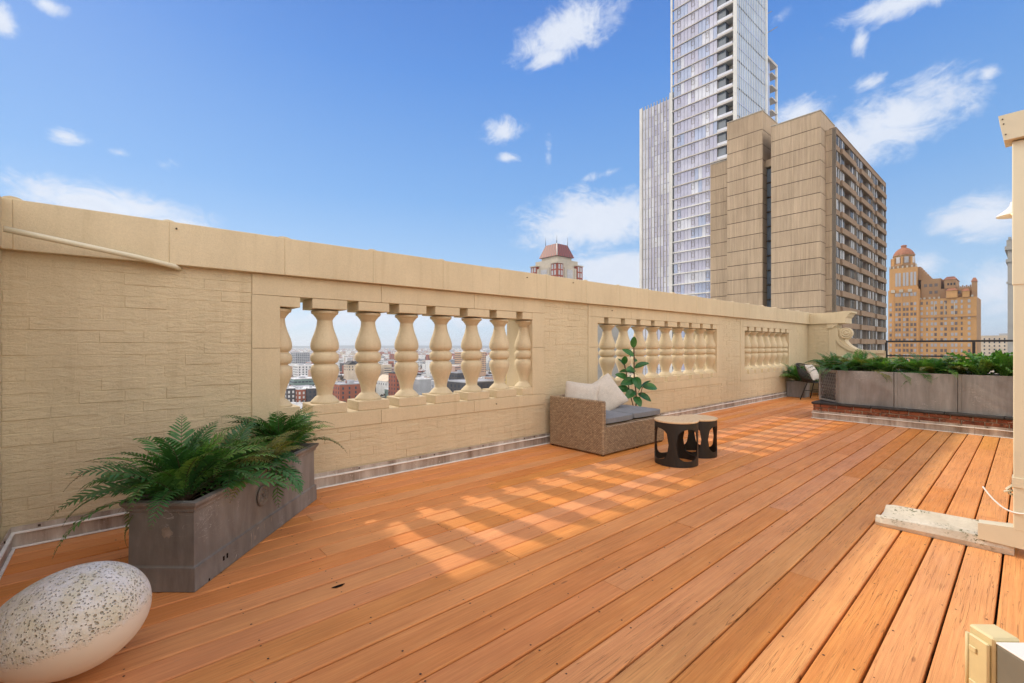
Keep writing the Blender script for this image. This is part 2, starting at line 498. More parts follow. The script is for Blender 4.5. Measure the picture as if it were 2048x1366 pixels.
M_fern3 = leaf('olive_fern_leaf', (0.10, 0.13, 0.03), (0.22, 0.22, 0.07))
M_rub = leaf('rubber_leaf', (0.02, 0.10, 0.03), (0.06, 0.19, 0.05), 0.28, 0.15)
M_stem = simple('brown_stem', (0.10, 0.06, 0.035), 0.7)

def wicker():
    m = NT('tan_wicker', 0.5, 0.4)
    sp = m.t.nodes.new('ShaderNodeSeparateXYZ'); m.L(m.tc.outputs['Object'], sp.inputs[0])
    cb = m.t.nodes.new('ShaderNodeCombineXYZ')
    m.L(m.math('ADD', sp.outputs[0], sp.outputs[1]), cb.inputs[0]); m.L(sp.outputs[2], cb.inputs[1])
    def brick(rot):
        q = m.t.nodes.new('ShaderNodeMapping'); q.inputs['Scale'].default_value = (20, 20, 20); q.inputs['Rotation'].default_value = (0, 0, rot)
        m.L(cb.outputs[0], q.inputs[0])
        b = m.t.nodes.new('ShaderNodeTexBrick'); b.offset = 0.5
        b.inputs['Scale'].default_value = 1; b.inputs['Mortar Size'].default_value = 0.06; b.inputs['Mortar Smooth'].default_value = 0.6
        b.inputs['Brick Width'].default_value = 0.62; b.inputs['Row Height'].default_value = 0.28; b.inputs['Bias'].default_value = 0
        b.inputs['Color1'].default_value = (0.56, 0.42, 0.27, 1); b.inputs['Color2'].default_value = (0.38, 0.26, 0.16, 1)
        b.inputs['Mortar'].default_value = (0.10, 0.06, 0.035, 1)
        m.L(q.outputs[0], b.inputs['Vector']); return b
    b = brick(0)
    c = m.mix(1.0, b.outputs['Color'], m.ramp(m.noise(m.co('Object'), 30, 3, 0.6), [(0.3, 0.8), (0.7, 1.2)]), 'MULTIPLY')
    inv = m.math('SUBTRACT', 1.0, b.outputs['Fac'])
    return m.done(c, None, m.bump(inv, 0.8, 0.006))
M_wick = wicker()
def fabric(name, col, sc=350):
    m = NT(name, 0.9, 0.15)
    v = m.co('Object')
    n = m.noise(v, sc, 2, 0.6)
    big = m.noise(v, 9, 4, 0.6)
    c = m.mix(1.0, col, m.ramp(n, [(0.3, 0.78), (0.7, 1.18)]), 'MULTIPLY')
    c = m.mix(1.0, c, m.ramp(big, [(0.3, 0.92), (0.7, 1.06)]), 'MULTIPLY')
    b = m.bump(n, 0.35, 0.002)
    return m.done(c, None, m.bump(m.noise(v, 12, 3, 0.5, 0.8), 0.35, 0.02, b))
M_grey = fabric('grey_cushion_fabric', (0.235, 0.245, 0.265))
M_linen = fabric('linen_pillow_fabric', (0.60, 0.55, 0.49), 220)
M_black = simple('black_metal', (0.022, 0.020, 0.018), 0.45, 0.4, 0, 0.2, 4)
M_rail = simple('black_railing', (0.018, 0.018, 0.02), 0.5)
def bamboo():
    m = NT('bamboo_top', 0.4, 0.4)
    g = m.noise(m.co('Object', (2.5, 38, 1)), 2, 5, 0.6, 0.3)
    c = m.ramp(g, [(0.3, (0.66, 0.46, 0.26)), (0.7, (0.80, 0.62, 0.40))])
    return m.done(c)
M_bamboo = bamboo()
M_cream = simple('cream_enamel', (0.70, 0.64, 0.47), 0.42, 0.4, 0, 0.05, 4)
M_whitep = simple('white_paint', (0.78, 0.76, 0.72), 0.5, 0.4, 0, 0.05)
def concrete_mossy():
    m = NT('mossy_concrete', 0.85, 0.2)
    w = m.co('World')
    c = m.ramp(m.noise(w, 7, 5, 0.6), [(0.3, (0.52, 0.47, 0.37)), (0.7, (0.72, 0.67, 0.56))])
    d = m.math('MULTIPLY', m.ramp(m.noise(w, 55, 4, 0.7), [(0.54, 0.0), (0.60, 1.0)]), m.ramp(m.noise(w, 9, 3), [(0.46, 0.0), (0.58, 1.0)]))
    c = m.mix(d, c, (0.13, 0.14, 0.07))
    c = m.mix(m.ramp(m.noise(w, 5, 3), [(0.62, 0.0), (0.72, 0.5)]), c, (0.36, 0.27, 0.17))
    return m.done(c, None, m.bump(m.noise(w, 70, 4, 0.7), 0.4, 0.01))
M_splash = concrete_mossy()

def egg_mat():
    m = NT('pitted_stone', 0.75, 0.3)
    v = m.co('Object')
    sp = m.t.nodes.new('ShaderNodeSeparateXYZ'); m.L(v, sp.inputs[0])
    wv = m.noise(v, 9, 5, 0.75)
    hgt = m.math('ADD', sp.outputs[2], m.math('MULTIPLY', m.math('SUBTRACT', wv, 0.5), 0.11))
    top = m.ramp(m.math('ADD', m.math('MULTIPLY', hgt, 8.0), 0.5), [(0.10, 0.0), (0.32, 1.0)])
    d1 = m.vor(v, 52, 'F1'); d2 = m.vor(v, 105, 'F1')
    pit1 = m.ramp(d1, [(0.08, 1.0), (0.26, 0.0)]); pit2 = m.ramp(d2, [(0.12, 1.0), (0.32, 0.0)])
    zone = m.ramp(m.noise(v, 11, 4, 0.6), [(0.40, 0.0), (0.58, 1.0)])
    pits = m.math('MULTIPLY', m.math('MAXIMUM', m.math('MULTIPLY', pit1, zone), m.math('MULTIPLY', pit2, 0.7)), top)
    c = m.ramp(m.noise(v, 14, 5, 0.7), [(0.3, (0.62, 0.58, 0.46)), (0.5, (0.74, 0.72, 0.68)), (0.72, (0.84, 0.83, 0.80))])
    c = m.mix(m.math('MULTIPLY', zone, 0.35), c, (0.66, 0.58, 0.30))
    c = m.mix(m.math('MULTIPLY', pits, 0.55), c, (0.34, 0.28, 0.13))
    low = m.mix(m.noise(v, 4, 3), (0.76, 0.66, 0.52), (0.82, 0.73, 0.60))
    c = m.mix(top, low, c)
    h = m.math('SUBTRACT', m.math('MULTIPLY', m.math('MULTIPLY', m.noise(v, 45, 4, 0.6), top), 0.5), pits)
    return m.done(c, m.ramp(top, [(0, 0.5), (1, 0.85)]), m.bump(h, 0.9, 0.012))
M_egg = egg_mat()

def redbrick():
    m = NT('old_red_brick', 0.85, 0.2)
    w = m.co('World'); r = m.rand()
    c = m.mix(r, (0.17, 0.052, 0.030), (0.27, 0.10, 0.055))
    c = m.mix(m.ramp(m.noise(w, 12, 4, 0.7), [(0.52, 0.0), (0.62, 0.8)]), c, (0.06, 0.035, 0.025))
    c = m.mix(m.ramp(m.noise(w, 26, 4, 0.7), [(0.6, 0.0), (0.68, 0.7)]), c, (0.55, 0.47, 0.37))
    return m.done(c, None, m.bump(m.noise(w, 60, 4, 0.7), 0.5, 0.01))
M_rbrick = redbrick()
M_mortar = simple('lime_mortar', (0.45, 0.38, 0.29), 0.9, 0.1, 0, 0.3, 20, 0.5, 60)
M_tar = simple('tarred_slate', (0.045, 0.042, 0.042), 0.6, 0.3, 0, 0.4, 12, 0.4, 30)

# ================================================================== DECK
deck_ms = MB()
deck_ms.box(-0.515, 13.60, -3.0, 3.985, -0.12, -0.045)
deck = tag(deck_ms.build('deck', M_dark), kind='structure')
ANG = R(0.76)
BD = Vector((math.cos(ANG), math.sin(ANG), 0)); BN = Vector((-math.sin(ANG), math.cos(ANG), 0))
PITCH = 0.1505
screws = MB()
JOINTS = {}
def plank(c, s0, s1, idx):
    """board between joints s0..s1 along the deck, centred on offset c across it"""
    hw = PITCH / 2 - 0.0042 - rnd.uniform(0, 0.0014)
    L = s1 - s0 - 0.003
    mb = MB()
    hl = L / 2
    prof = [(-hw, -0.038), (-hw, -0.006), (-hw + 0.0022, -0.0016), (-hw + 0.007, 0.0), (hw - 0.007, 0.0), (hw - 0.0022, -0.0016), (hw, -0.006), (hw, -0.038)]
    k = len(prof)
    v = []
    for sx in (-hl, hl):
        for (y, z) in prof: v.append((sx, y, z))
    mb.v = v
    for i in range(k):
        j = (i + 1) % k
        mb.f.append((i, i + k, j + k, j)); mb.m.append(0); mb.sm.append(False)
    mb.f.append(tuple(range(k))); mb.m.append(0); mb.sm.append(False)
    mb.f.append(tuple(range(k, 2 * k))[::-1]); mb.m.append(0); mb.sm.append(False)
    o = mb.build('plank', M_wood, deck)
    mid = BD * ((s0 + s1) / 2) + BN * c
    o.location = (mid.x, mid.y, rnd.uniform(-0.0012, 0.0012))
    o.rotation_euler = (0, 0, ANG + rnd.uniform(-0.0002, 0.0002))
SPECIAL = {4: [1.75, 5.4, 9.4], 5: [3.3, 7.7, 11.5], 6: [0.4, 4.9, 8.9, 12.2], 9: [3.7, 7.2, 11], 10: [5.1, 9.2], 12: [2.72, 6.4, 10.3], 13: [4.55, 8.6],
           14: [1.2, 5.3, 9.0], 15: [4.35, 7.6], 16: [2.0, 4.62, 8.8], 17: [4.15, 8.2], 8: [1.9, 6.1, 10.2], 11: [0.9, 5.7, 9.8], 7: [2.9, 6.9, 10.9]}
row = -9
while True:
    c = 2.656 - PITCH * row - PITCH / 2
    if c < -2.9: break
    js = SPECIAL.get(row)
    if js is None:
        s = rnd.uniform(0.8, 3.4); js = []
        while s < 13: js.append(s); s += rnd.uniform(3.0, 4.8)
    ends = [-0.478] + js + [13.58]
    for i in range(len(ends) - 1):
        plank(c, ends[i], ends[i + 1], row)
    # screws at the joists
    s = 0.05
    while s < 13.4:
        for dy in (-0.052, 0.05):
            if rnd.random() < 0.82:
                p = BD * (s + rnd.uniform(-0.012, 0.012)) + BN * (c + dy + rnd.uniform(-0.008, 0.008))
                r = rnd.uniform(0.0028, 0.0050)
                a0 = rnd.uniform(0, 1)
                screws.face([(p.x + r * math.cos(a0 + t * PI / 3), p.y + r * math.sin(a0 + t * PI / 3), 0.0018) for t in range(6)])
        s += 0.406
    row += 1
tag(screws.build('screw', M_screw, deck), kind='stuff')
# a knot hole that has rotted through one board
kh = MB()
kh.face([(0.835 + 0.030 * math.cos(t) * (1 + 0.25 * math.sin(3 * t)), 2.295 + 0.013 * math.sin(t) * (1 + 0.2 * math.cos(2 * t)), 0.0022) for t in [i * PI / 8 for i in range(16)]])
kh.build('knot_hole', M_dark, deck)

# ================================================================== PARAPET WALL
WF = 3.985   # rendered face
WB = 4.455
ZS, ZL, ZC, ZT = 0.62, 1.60, 1.765, 2.06
parapet = thing('parapet_wall', 'long cream painted masonry parapet with three balustrade openings beside the deck', 'wall')
OPN = [(0.985, 3.755, 7), (4.985, 8.50, 9), (9.72, 12.23, 7)]
XL, XR = -0.515, 13.60
core = MB()
core.box(XL - 0.4, XR + 0.45, WF + 0.006, WB, -0.5, ZS)          # below the openings
core.box(XL - 0.4, XR + 0.45, WF + 0.006, WB, ZL, ZC)            # lintel
edges = [XL - 0.4] + [q for o in OPN for q in o[:2]] + [XR + 0.45]
for i in range(0, len(edges), 2):
    core.box(edges[i], edges[i + 1], WF + 0.006, WB, ZS, ZL)
tag(core.build('core', M_wall, parapet))
# smooth rendered bands round each opening
def slab(x0, x1, z0, z1, y0=WF, y1=WF + 0.0058, nm='stone_surround', par=parapet, mt=M_wall):
    mb = MB(); mb.cbox(x0, x1, y0 - 0.004, y1, z0, z1, 0.002)
    return mb.build(nm, mt, par)
for (a, b, n) in OPN:
    slab(a - 0.20, a, ZS - 0.002, 1.18); slab(a - 0.20, a, 1.184, ZL - 0.002)
    slab(b, b + 0.20, ZS - 0.002, 1.18); slab(b, b + 0.20, 1.184, ZL - 0.002)
    k = 3 if n < 9 else 4
    w = (b - a + 0.40) / k
    for i in range(k):
        slab(a - 0.20 + i * w + 0.0015, a - 0.20 + (i + 1) * w - 0.0015, 0.49, ZS - 0.005)
        slab(a - 0.20 + i * w + 0.0015, a - 0.20 + (i + 1) * w - 0.0015, ZL + 0.001, ZC - 0.002)
# bricks
CH, BL, JT = 0.0775, 0.222, 0.009
def brick_zone(x0, x1, z0, z1, out, along='x', fixed=0, sgn=1):
    zc = z0; r = 0
    while zc < z1 - 0.03:
        h = min(CH, z1 - zc)
        x = x0 - (BL / 2 if r % 2 else 0) - rnd.uniform(0, 0.02)
        while x < x1 - 0.02:
            a = max(x, x0); b = min(x + BL * rnd.uniform(0.97, 1.03), x1)
            if b - a > 0.03: out.append((a, b, zc, zc + h))
            x += BL
        zc += CH; r += 1
zones = []
b = []
brick_zone(XL + 0.002, OPN[0][0] - 0.203, 0.135, ZC - 0.03, b)
brick_zone(OPN[0][0] - 0.20, OPN[0][1] + 0.20, 0.135, 0.487, b)
brick_zone(OPN[0][1] + 0.203, OPN[1][0] - 0.203, 0.135, ZC - 0.03, b)
brick_zone(OPN[1][0] - 0.20, OPN[1][1] + 0.20, 0.135, 0.487, b)
brick_zone(OPN[1][1] + 0.203, OPN[2][0] - 0.203, 0.135, ZC - 0.03, b)
brick_zone(OPN[2][0] - 0.20, OPN[2][1] + 0.20, 0.135, 0.487, b)
brick_zone(OPN[2][1] + 0.203, XR - 0.002, 0.135, ZC - 0.03, b)
def brick_mesh(mb, a, c_, z0, z1, y, M=None, rg=rnd):
    # uneven painted brick: a box with soft jittered edges, sitting just proud of the core
    pr = rg.choice((-0.0012, -0.0008, 0.0, 0.0006, 0.0012, 0.002, 0.003))
    j = JT * 0.5 * rg.uniform(0.25, 0.9); jh = JT * 0.5 * rg.choice((-0.3, -0.3, -0.3, 0.1, 0.3)); jb = JT * 0.5 * rg.uniform(0.2, 0.9)
    mb.cbox(a + jh, c_ - jh * 0.8, y - pr, y + 0.02, z0 + j * 0.8, z1 - jb * 0.8, max(0.0006, (pr + 0.002) * 0.45), 0, M, 0.0005, rg)
b.sort(key=lambda q: q[0] + (0 if q[0] > XL else 0))
rest = MB()
for i, (a, c_, z0, z1) in enumerate(b):
    if i < 300:
        mb = MB(); brick_mesh(mb, a, c_, z0, z1, WF + 0.004)
        mb.build('brick', M_brick, parapet)
    else: brick_mesh(rest, a, c_, z0, z1, WF + 0.004)
tag(rest.build('distant_brickwork', M_brick, parapet), kind='stuff')
# coping stones with lumps of mortar over the joints
x = XL - 0.75; i = 0
step = 0.735
cl_rnd = random.Random(3)
x = 0.27 - step * 2
while x < XR + 0.3:
    x1 = min(x + step, XR + 0.45)
    mb = MB(); mb.cbox(x + 0.0002, x1 - 0.0002, 3.93, 4.52, ZC, ZT + cl_rnd.uniform(-0.003, 0.004), 0.0035, 0, None, 0.0010, cl_rnd)
    # weathered top slopes back
    mb.build('coping_stone', M_wall, parapet)
    # mortar lump
    lump = MB(); ww = cl_rnd.uniform(0.03, 0.05); hh = cl_rnd.uniform(0.010, 0.020)
    n = 8
    for s_ in range(6):
        pass
    prof = [(-ww * 1.3, -0.004), (-ww * .9, hh * .55), (-ww * .3, hh), (ww * .35, hh * .85), (ww * .8, hh * .5), (ww * 1.25, -0.004)]
    Mx = Matrix.Translation((x, 3.94, ZT)) @ Matrix(((1, 0, 0, 0), (0, 0, 1, 0), (0, 1, 0, 0), (0, 0, 0, 1)))
    lump.prism([(px_, pz_) for px_, pz_ in prof], -0.006 if cl_rnd.random() < .6 else 0.012, 0.56, 0, Mx)
    lump.build('joint_mortar', M_wall, parapet)
    x += step
# small nail holes and bits in the coping
for (xx, zz) in ((0.31, 2.015), (3.62, 2.0), (4.42, 2.01), (5.3, 1.70), (3.2, 0.555)):
    mb = MB(); mb.lathe([(0, 0.006), (0.012, 0.005)], 8); o = mb.build('rusty_stub', M_screw, parapet, (xx, 3.93 if zz > 1.76 else WF - 0.004, zz)); o.rotation_euler = (R(90), 0, 0)

# balusters
prof = [(0.704, 0.117), (0.712, 0.119), (0.722, 0.113), (0.732, 0.104), (0.742, 0.094), (0.750, 0.086), (0.757, 0.080), (0.762, 0.073), (0.768, 0.064), (0.78, 0.0625),
        (0.81, 0.066), (0.85, 0.076), (0.89, 0.091), (0.925, 0.105), (0.955, 0.114), (0.985, 0.118), (1.010, 0.115), (1.028, 0.106), (1.038, 0.095), (1.041, 0.088), (1.050, 0.088), (1.052, 0.097),
        (1.060, 0.107), (1.075, 0.115), (1.095, 0.118), (1.115, 0.116), (1.130, 0.109), (1.140, 0.099), (1.143, 0.093), (1.155, 0.092), (1.157, 0.099), (1.165, 0.108), (1.18, 0.115), (1.198, 0.118),
        (1.225, 0.116), (1.26, 0.107), (1.30, 0.092), (1.34, 0.078), (1.38, 0.068), (1.415, 0.064), (1.432, 0.064), (1.434, 0.071), (1.446, 0.072), (1.449, 0.077), (1.458, 0.084), (1.470, 0.093),
        (1.478, 0.102), (1.481, 0.110), (1.504, 0.114)]
sh_me = MB().lathe(prof, 32).mesh('baluster_shaft', [M_bal])
pl_me = MB().cbox(-0.13, 0.13, -0.137, 0.137, 0, 0.0835, 0.004).mesh('plinth', [M_bal])
YB = 4.122
for (a, b_, n) in OPN:
    p = (b_ - a) / n
    for i in range(n + 1):
        xx = a + i * p + (0.006 if i == 0 else -0.006 if i == n else 0)
        o = link('baluster', sh_me, parapet, (xx, YB, 0), rnd.uniform(0, 6))
        for z in (ZS + 0.001, ZL - 0.0845):
            q = link('plinth', pl_me, o); q.location = (0, 0, z); q.rotation_euler = (0, 0, -o.rotation_euler.z)
            if 0.3 * 1 > p - 0.12: q.scale = ((p - 0.09) / 0.27, 1, 1)
# sheet metal flashing along the foot, in lapped lengths with a painted lip at top and bottom
RIV = MB().box(-0.006, 0.006, -0.005, -0.0002, -0.006, 0.006).mesh('rivet', [M_screw])
def flashing(par, length, height=0.10, seam=2.4, run=0):
    s = 0.0; k = 0
    while s < length - 0.01:
        e_ = min(s + seam, length)
        mb = MB()
        dy = 0.0008 * (k % 2)
        mb.box(s + 0.001, e_ - 0.001, -0.010 - dy, 0, 0.003, height)
        o = mb.build('flashing_sheet', M_flash, par); o.location.z = 0
        mb2 = MB(); mb2.cbox(s + 0.001, e_ - 0.001, -0.022 - dy, 0.002, height + 0.001, height + 0.012, 0.002)
        mb2.build('flashing_lip', M_lip, par)
        mb2 = MB(); mb2.cbox(s + 0.001, e_ - 0.001, -0.0265 - dy, -0.0105 - dy, 0.0015, 0.011, 0.002)
        mb2.build('flashing_lip', M_lip, par)
        mb3 = MB(); mb3.box(s + 0.001, e_ - 0.001, -0.006, 0.0, height + 0.0125, height + 0.043)
        mb3.build('flashing_collar', M_flash, par)
        # rivets
        x = s + 0.12
        while x < e_:
            link('rivet', RIV, par, (x, -0.006, height + 0.028)); x += 0.61
        s = e_; k += 1
    return par
fl = thing('wall_flashing', 'stained metal flashing strip along the foot of the long cream parapet', 'flashing', (XL + 0.036, WF - 0.002, 0))
flashing(fl, XR - XL - 0.040, 0.085, 1.38)

# left return wall ---------------------------------------------------
lw = thing('return_wall', 'cream painted brick wall closing the near left end of the deck', 'wall')
cb = MB(); cb.box(XL - 0.4, XL - 0.006, -3.0, WF + 0.0055, -0.5, ZC); cb.build('core', M_wall, lw)
rg2 = random.Random(11)
mbs = MB(); z = 0.135; r = 0
bl = []
while z < ZC - 0.04:
    y = WF - 0.01
    y -= (0.11 if r % 2 else 0)
    yy = WF - 0.004
    while yy > -2.9:
        y2 = max(min(y, yy) - (BL if yy < WF - 0.01 else (BL if r % 2 == 0 else BL / 2)), -3.0)
        bl.append((y2, yy, z, z + CH)); yy = y2
        if yy <= -2.99: break
    z += CH; r += 1
bl.sort(key=lambda q: -q[0])
Mz = Matrix(((0, -1, 0, XL), (1, 0, 0, 0), (0, 0, 1, 0), (0, 0, 0, 1)))
for i, (y0, y1, z0, z1) in enumerate(bl):
    if y1 - y0 < 0.02: continue
    pr = rg2.choice((0.001, 0.002, 0.003, 0.004))
    tgt = MB() if i < 120 else mbs
    tgt.cbox(XL - 0.02, XL - 0.002 + pr, y0 + 0.003, y1 - 0.003, z0 + 0.003, z1 - 0.003, 0.002, 0, None, 0.0006, rg2)
    if i < 120: tgt.build('brick', M_brick, lw)
tag(mbs.build('distant_brickwork', M_brick, lw), kind='stuff')
y = 3.93; first = True
while y > -2.9:
    mb = MB(); mb.cbox(XL - 0.45, XL + 0.008, y - 0.7345, y - 0.0004, ZC, ZT + rg2.uniform(-.004, .004), 0.004)
    mb.build('coping_stone', M_wall, lw); y -= 0.735
fl2 = thing('return_wall_flashing', 'stained metal flashing at the foot of the near left return wall', 'flashing', (XL + 0.034, -3.0, 0), R(90))
flashing(fl2, 3.0 + WF - 0.030, 0.085, 2.4)

# white conduit from the left wall to the underside of the coping ---------------
pipe = MB(); pipe.tube([(-0.475, 3.735, 1.845), (-0.2, 3.80, 1.815), (0.1, 3.878, 1.782), (0.30, 3.93, 1.752), (0.335, 3.985, 1.745)], 0.017, 12)
tag(pipe.build('conduit', M_cream), 'thin cream conduit slanting across the coping at the upper left corner', 'pipe')

# far return wall with the scroll bracket --------------------------------------
fw = thing('scroll_wall', 'cream painted brick end wall with a scroll bracket at the far corner', 'wall')
FX = 13.60
cb = MB(); cb.box(FX + 0.006, FX + 0.45, 3.36, WF + 0.0055, -0.5, ZC - 0.002); cb.build('core', M_wall, fw)
# rendered quoin at the free end
q = MB(); q.cbox(FX - 0.004, FX + 0.0055, 3.37, 3.53, 0.0, ZC - 0.10, 0.002); q.build('stone_surround', M_wall, fw)
z = 0.135; r = 0
while z < ZC - 0.04:
    y = 3.975; first = True
    while y > 3.54:
        w = BL if not (first and r % 2) else BL / 2
        y2 = max(y - w, 3.535)
        mb = MB(); pr = rg2.choice((0.002, 0.003, 0.005, 0.006))
        mb.cbox(FX - pr, FX + 0.02, y2 + 0.004, y - 0.004, z + 0.004, z + CH - 0.004, min(0.005, pr * .9), 0, None, 0.0006, rg2)
        mb.build('brick', M_brick, fw)
        y = y2; first = False
    z += CH; r += 1
# coping of the end wall with the moulded nose
mb = MB()
poly = [(3.928, ZC), (3.16, ZC), (3.16, ZC + 0.13), (3.12, ZC + 0.17), (3.12, ZC + 0.19), (3.085, ZC + 0.235), (3.05, ZC + 0.25), (3.05, ZT - 0.002), (3.2, ZT + 0.002), (3.45, ZT - 0.022), (3.928, ZT - 0.022)]
Mp = Matrix(((0, 0, 1, 0), (1, 0, 0, 0), (0, 1, 0, 0), (0, 0, 0, 1)))   # (a,b,c)->(c,a,b)
mb.prism(poly, FX - 0.055, FX + 0.5, 0, Mp)
mb.build('coping_stone', M_wall, fw)
mb = MB()
poly = [(3.56, ZC - 0.001), (3.33, ZC - 0.001), (3.335, ZC - 0.03), (3.36, ZC - 0.06), (3.40, ZC - 0.075), (3.43, ZC - 0.11), (3.46, ZC - 0.12), (3.50, ZC - 0.12), (3.56, ZC - 0.12)]
mb.prism(poly, FX - 0.035, FX + 0.005, 0, Mp); mb.build('corbel', M_wall, fw)
# scroll: a raised curl sweeping down to the low wall
def catmull(P, n=8):
    out = []
    P = [P[0]] + P + [P[-1]]
    for i in range(1, len(P) - 2):
        for t in range(n):
            t /= n
            p0, p1, p2, p3 = [Vector(p) for p in P[i - 1:i + 3]]
            out.append(0.5 * ((2 * p1) + (p2 - p0) * t + (2 * p0 - 5 * p1 + 4 * p2 - p3) * t * t + (-p0 + 3 * p1 - 3 * p2 + p3) * t ** 3))
    out.append(Vector(P[-1])); return out
inner = catmull([(3.06, 1.47), (3.12, 1.42), (3.20, 1.36), (3.16, 1.27), (3.06, 1.18), (2.93, 1.115), (2.76, 1.10), (2.55, 1.10)], 8)
mb = MB()
body = [(3.37, ZC - 0.12), (3.37, 0.55), (2.40, 0.55), (2.40, 1.085)] + [(p.x, p.y) for p in reversed(inner[16:])] + [(3.14, 1.40), (3.10, 1.55), (3.18, 1.64)]
mb.prism(body, FX + 0.02, FX + 0.40, 0, Mp); mb.build('scroll_panel', M_wall, fw)
# raised rim following the curve
rim = MB()
cv = catmull([(3.36, 1.62), (3.355, 1.45), (3.31, 1.31), (3.22, 1.21), (3.08, 1.12), (2.93, 1.072), (2.76, 1.062), (2.42, 1.062)], 8)
for i in range(len(cv) - 1):
    a_, b_ = cv[i], cv[i + 1]
    d = (b_ - a_).normalized(); nrm = Vector((-d.y, d.x)) * 0.038
    q = [a_ + nrm, b_ + nrm, b_ - nrm, a_ - nrm]
    P0 = [Mp @ Vector((p.x, p.y, FX - 0.012)) for p in q]; P1 = [Mp @ Vector((p.x, p.y, FX + 0.42)) for p in q]
    rim.face([P0[0], P0[1], P0[2], P0[3]]); rim.face([P0[1], P0[0], P1[0], P1[1]]); rim.face([P0[3], P0[2], P1[2], P1[3]])
rim.build('scroll_rim', M_wall, fw)
vol = MB()
vol.lathe([(-0.055, 0.02), (-0.055, 0.035), (-0.038, 0.042), (-0.036, 0.062), (-0.05, 0.07), (-0.05, 0.082), (-0.03, 0.09), (-0.028, 0.108), (-0.042, 0.118), (-0.042, 0.128), (-0.02, 0.134), (0.07, 0.134)], 36)
o = vol.build('scroll_volute', M_wall, fw, (FX, 3.155, 1.515)); o.rotation_euler = (0, R(90), 0)

# low wall and railing beyond the planters -----------------------------------
low = thing('low_wall', 'low pale coped wall behind the row of planters', 'wall')
mb = MB(); mb.box(FX + 0.04, FX + 0.38, -6, 2.398, -0.5, 0.55); mb.build('core', M_wall, low)
mb = MB(); mb.cbox(FX - 0.02, FX + 0.44, -6, 2.396, 0.551, 0.615, 0.008); mb.build('coping_stone', M_lip, low)
rail = thing('railing', 'black metal railing running behind the fern planters', 'railing')
for nm, z, r_ in (('top_rail', 1.306, 0.021), ('mid_rail', 0.975, 0.016)):
    mb = MB(); mb.cbox(13.66 - r_, 13.66 + r_, -6, 2.40, z - r_, z + r_, 0.003); mb.build(nm, M_rail, rail)
for y in (2.395, 0.945, -0.5, -1.95):
    mb = MB(); mb.cbox(13.635, 13.685, y - 0.024, y + 0.024, 0.616, 1.284, 0.003); mb.build('post', M_rail, rail)

# ================================================================== BRICK CURB
XC = 8.775; CY = 2.50
curb = thing('brick_curb', 'low old red brick curb with metal flashing under the row of zinc planters', 'curb')
mb = MB(); mb.box(XC + 0.02, XC + 2.2, -6, CY - 0.02, -0.045, 0.236); mb.build('core', M_mortar, curb)
def cbrick(x0, x1, y0, y1, z0, z1):
    mb = MB(); mb.cbox(x0, x1, y0, y1, z0, z1, 0.004, 0, None, 0.0015, rnd); mb.build('brick', M_rbrick, curb)
for k, z in enumerate((0.128, 0.186)):
    y = CY - 0.003 - (0.11 if k else 0)
    if k: cbrick(XC + rnd.uniform(0, .006), XC + 0.08, y + 0.008, CY - 0.003, z, z + 0.05)
    while y > -1.5:
        cbrick(XC + rnd.uniform(-0.002, 0.008), XC + 0.08, y - 0.21, y, z + rnd.uniform(-.002, .002), z + 0.05); y -= 0.222
    x = XC + 0.09
    for _ in range(6):
        cbrick(x, x + 0.2, CY - 0.08, CY - rnd.uniform(0, .005), z, z + 0.05); x += 0.222
mb = MB(); y = CY + 0.02
top = MB()
while y > -6:
    y2 = y - rnd.uniform(0.35, 0.6)
    mb = MB(); mb.cbox(XC - 0.018 + rnd.uniform(-0.004, 0.004), XC + 2.2, max(y2, -6) + 0.002, y, 0.2375, 0.272 + rnd.uniform(-.004, .004), 0.008, 0, None, 0.002, rnd)
    mb.build('cap_slate', M_tar, curb); y = y2
f3 = thing('curb_flashing', 'white lipped metal flashing at the foot of the brick curb', 'flashing', (XC + 0.0, CY + 0.0, 0), R(-90))
flashing(f3, 6.0, 0.088, 1.9)
f4 = thing('curb_end_flashing', 'short metal flashing on the far side end of the brick curb', 'flashing', (XC + 2.2, CY + 0.0, 0), R(180))
flashing(f4, 2.2, 0.088, 2.0)

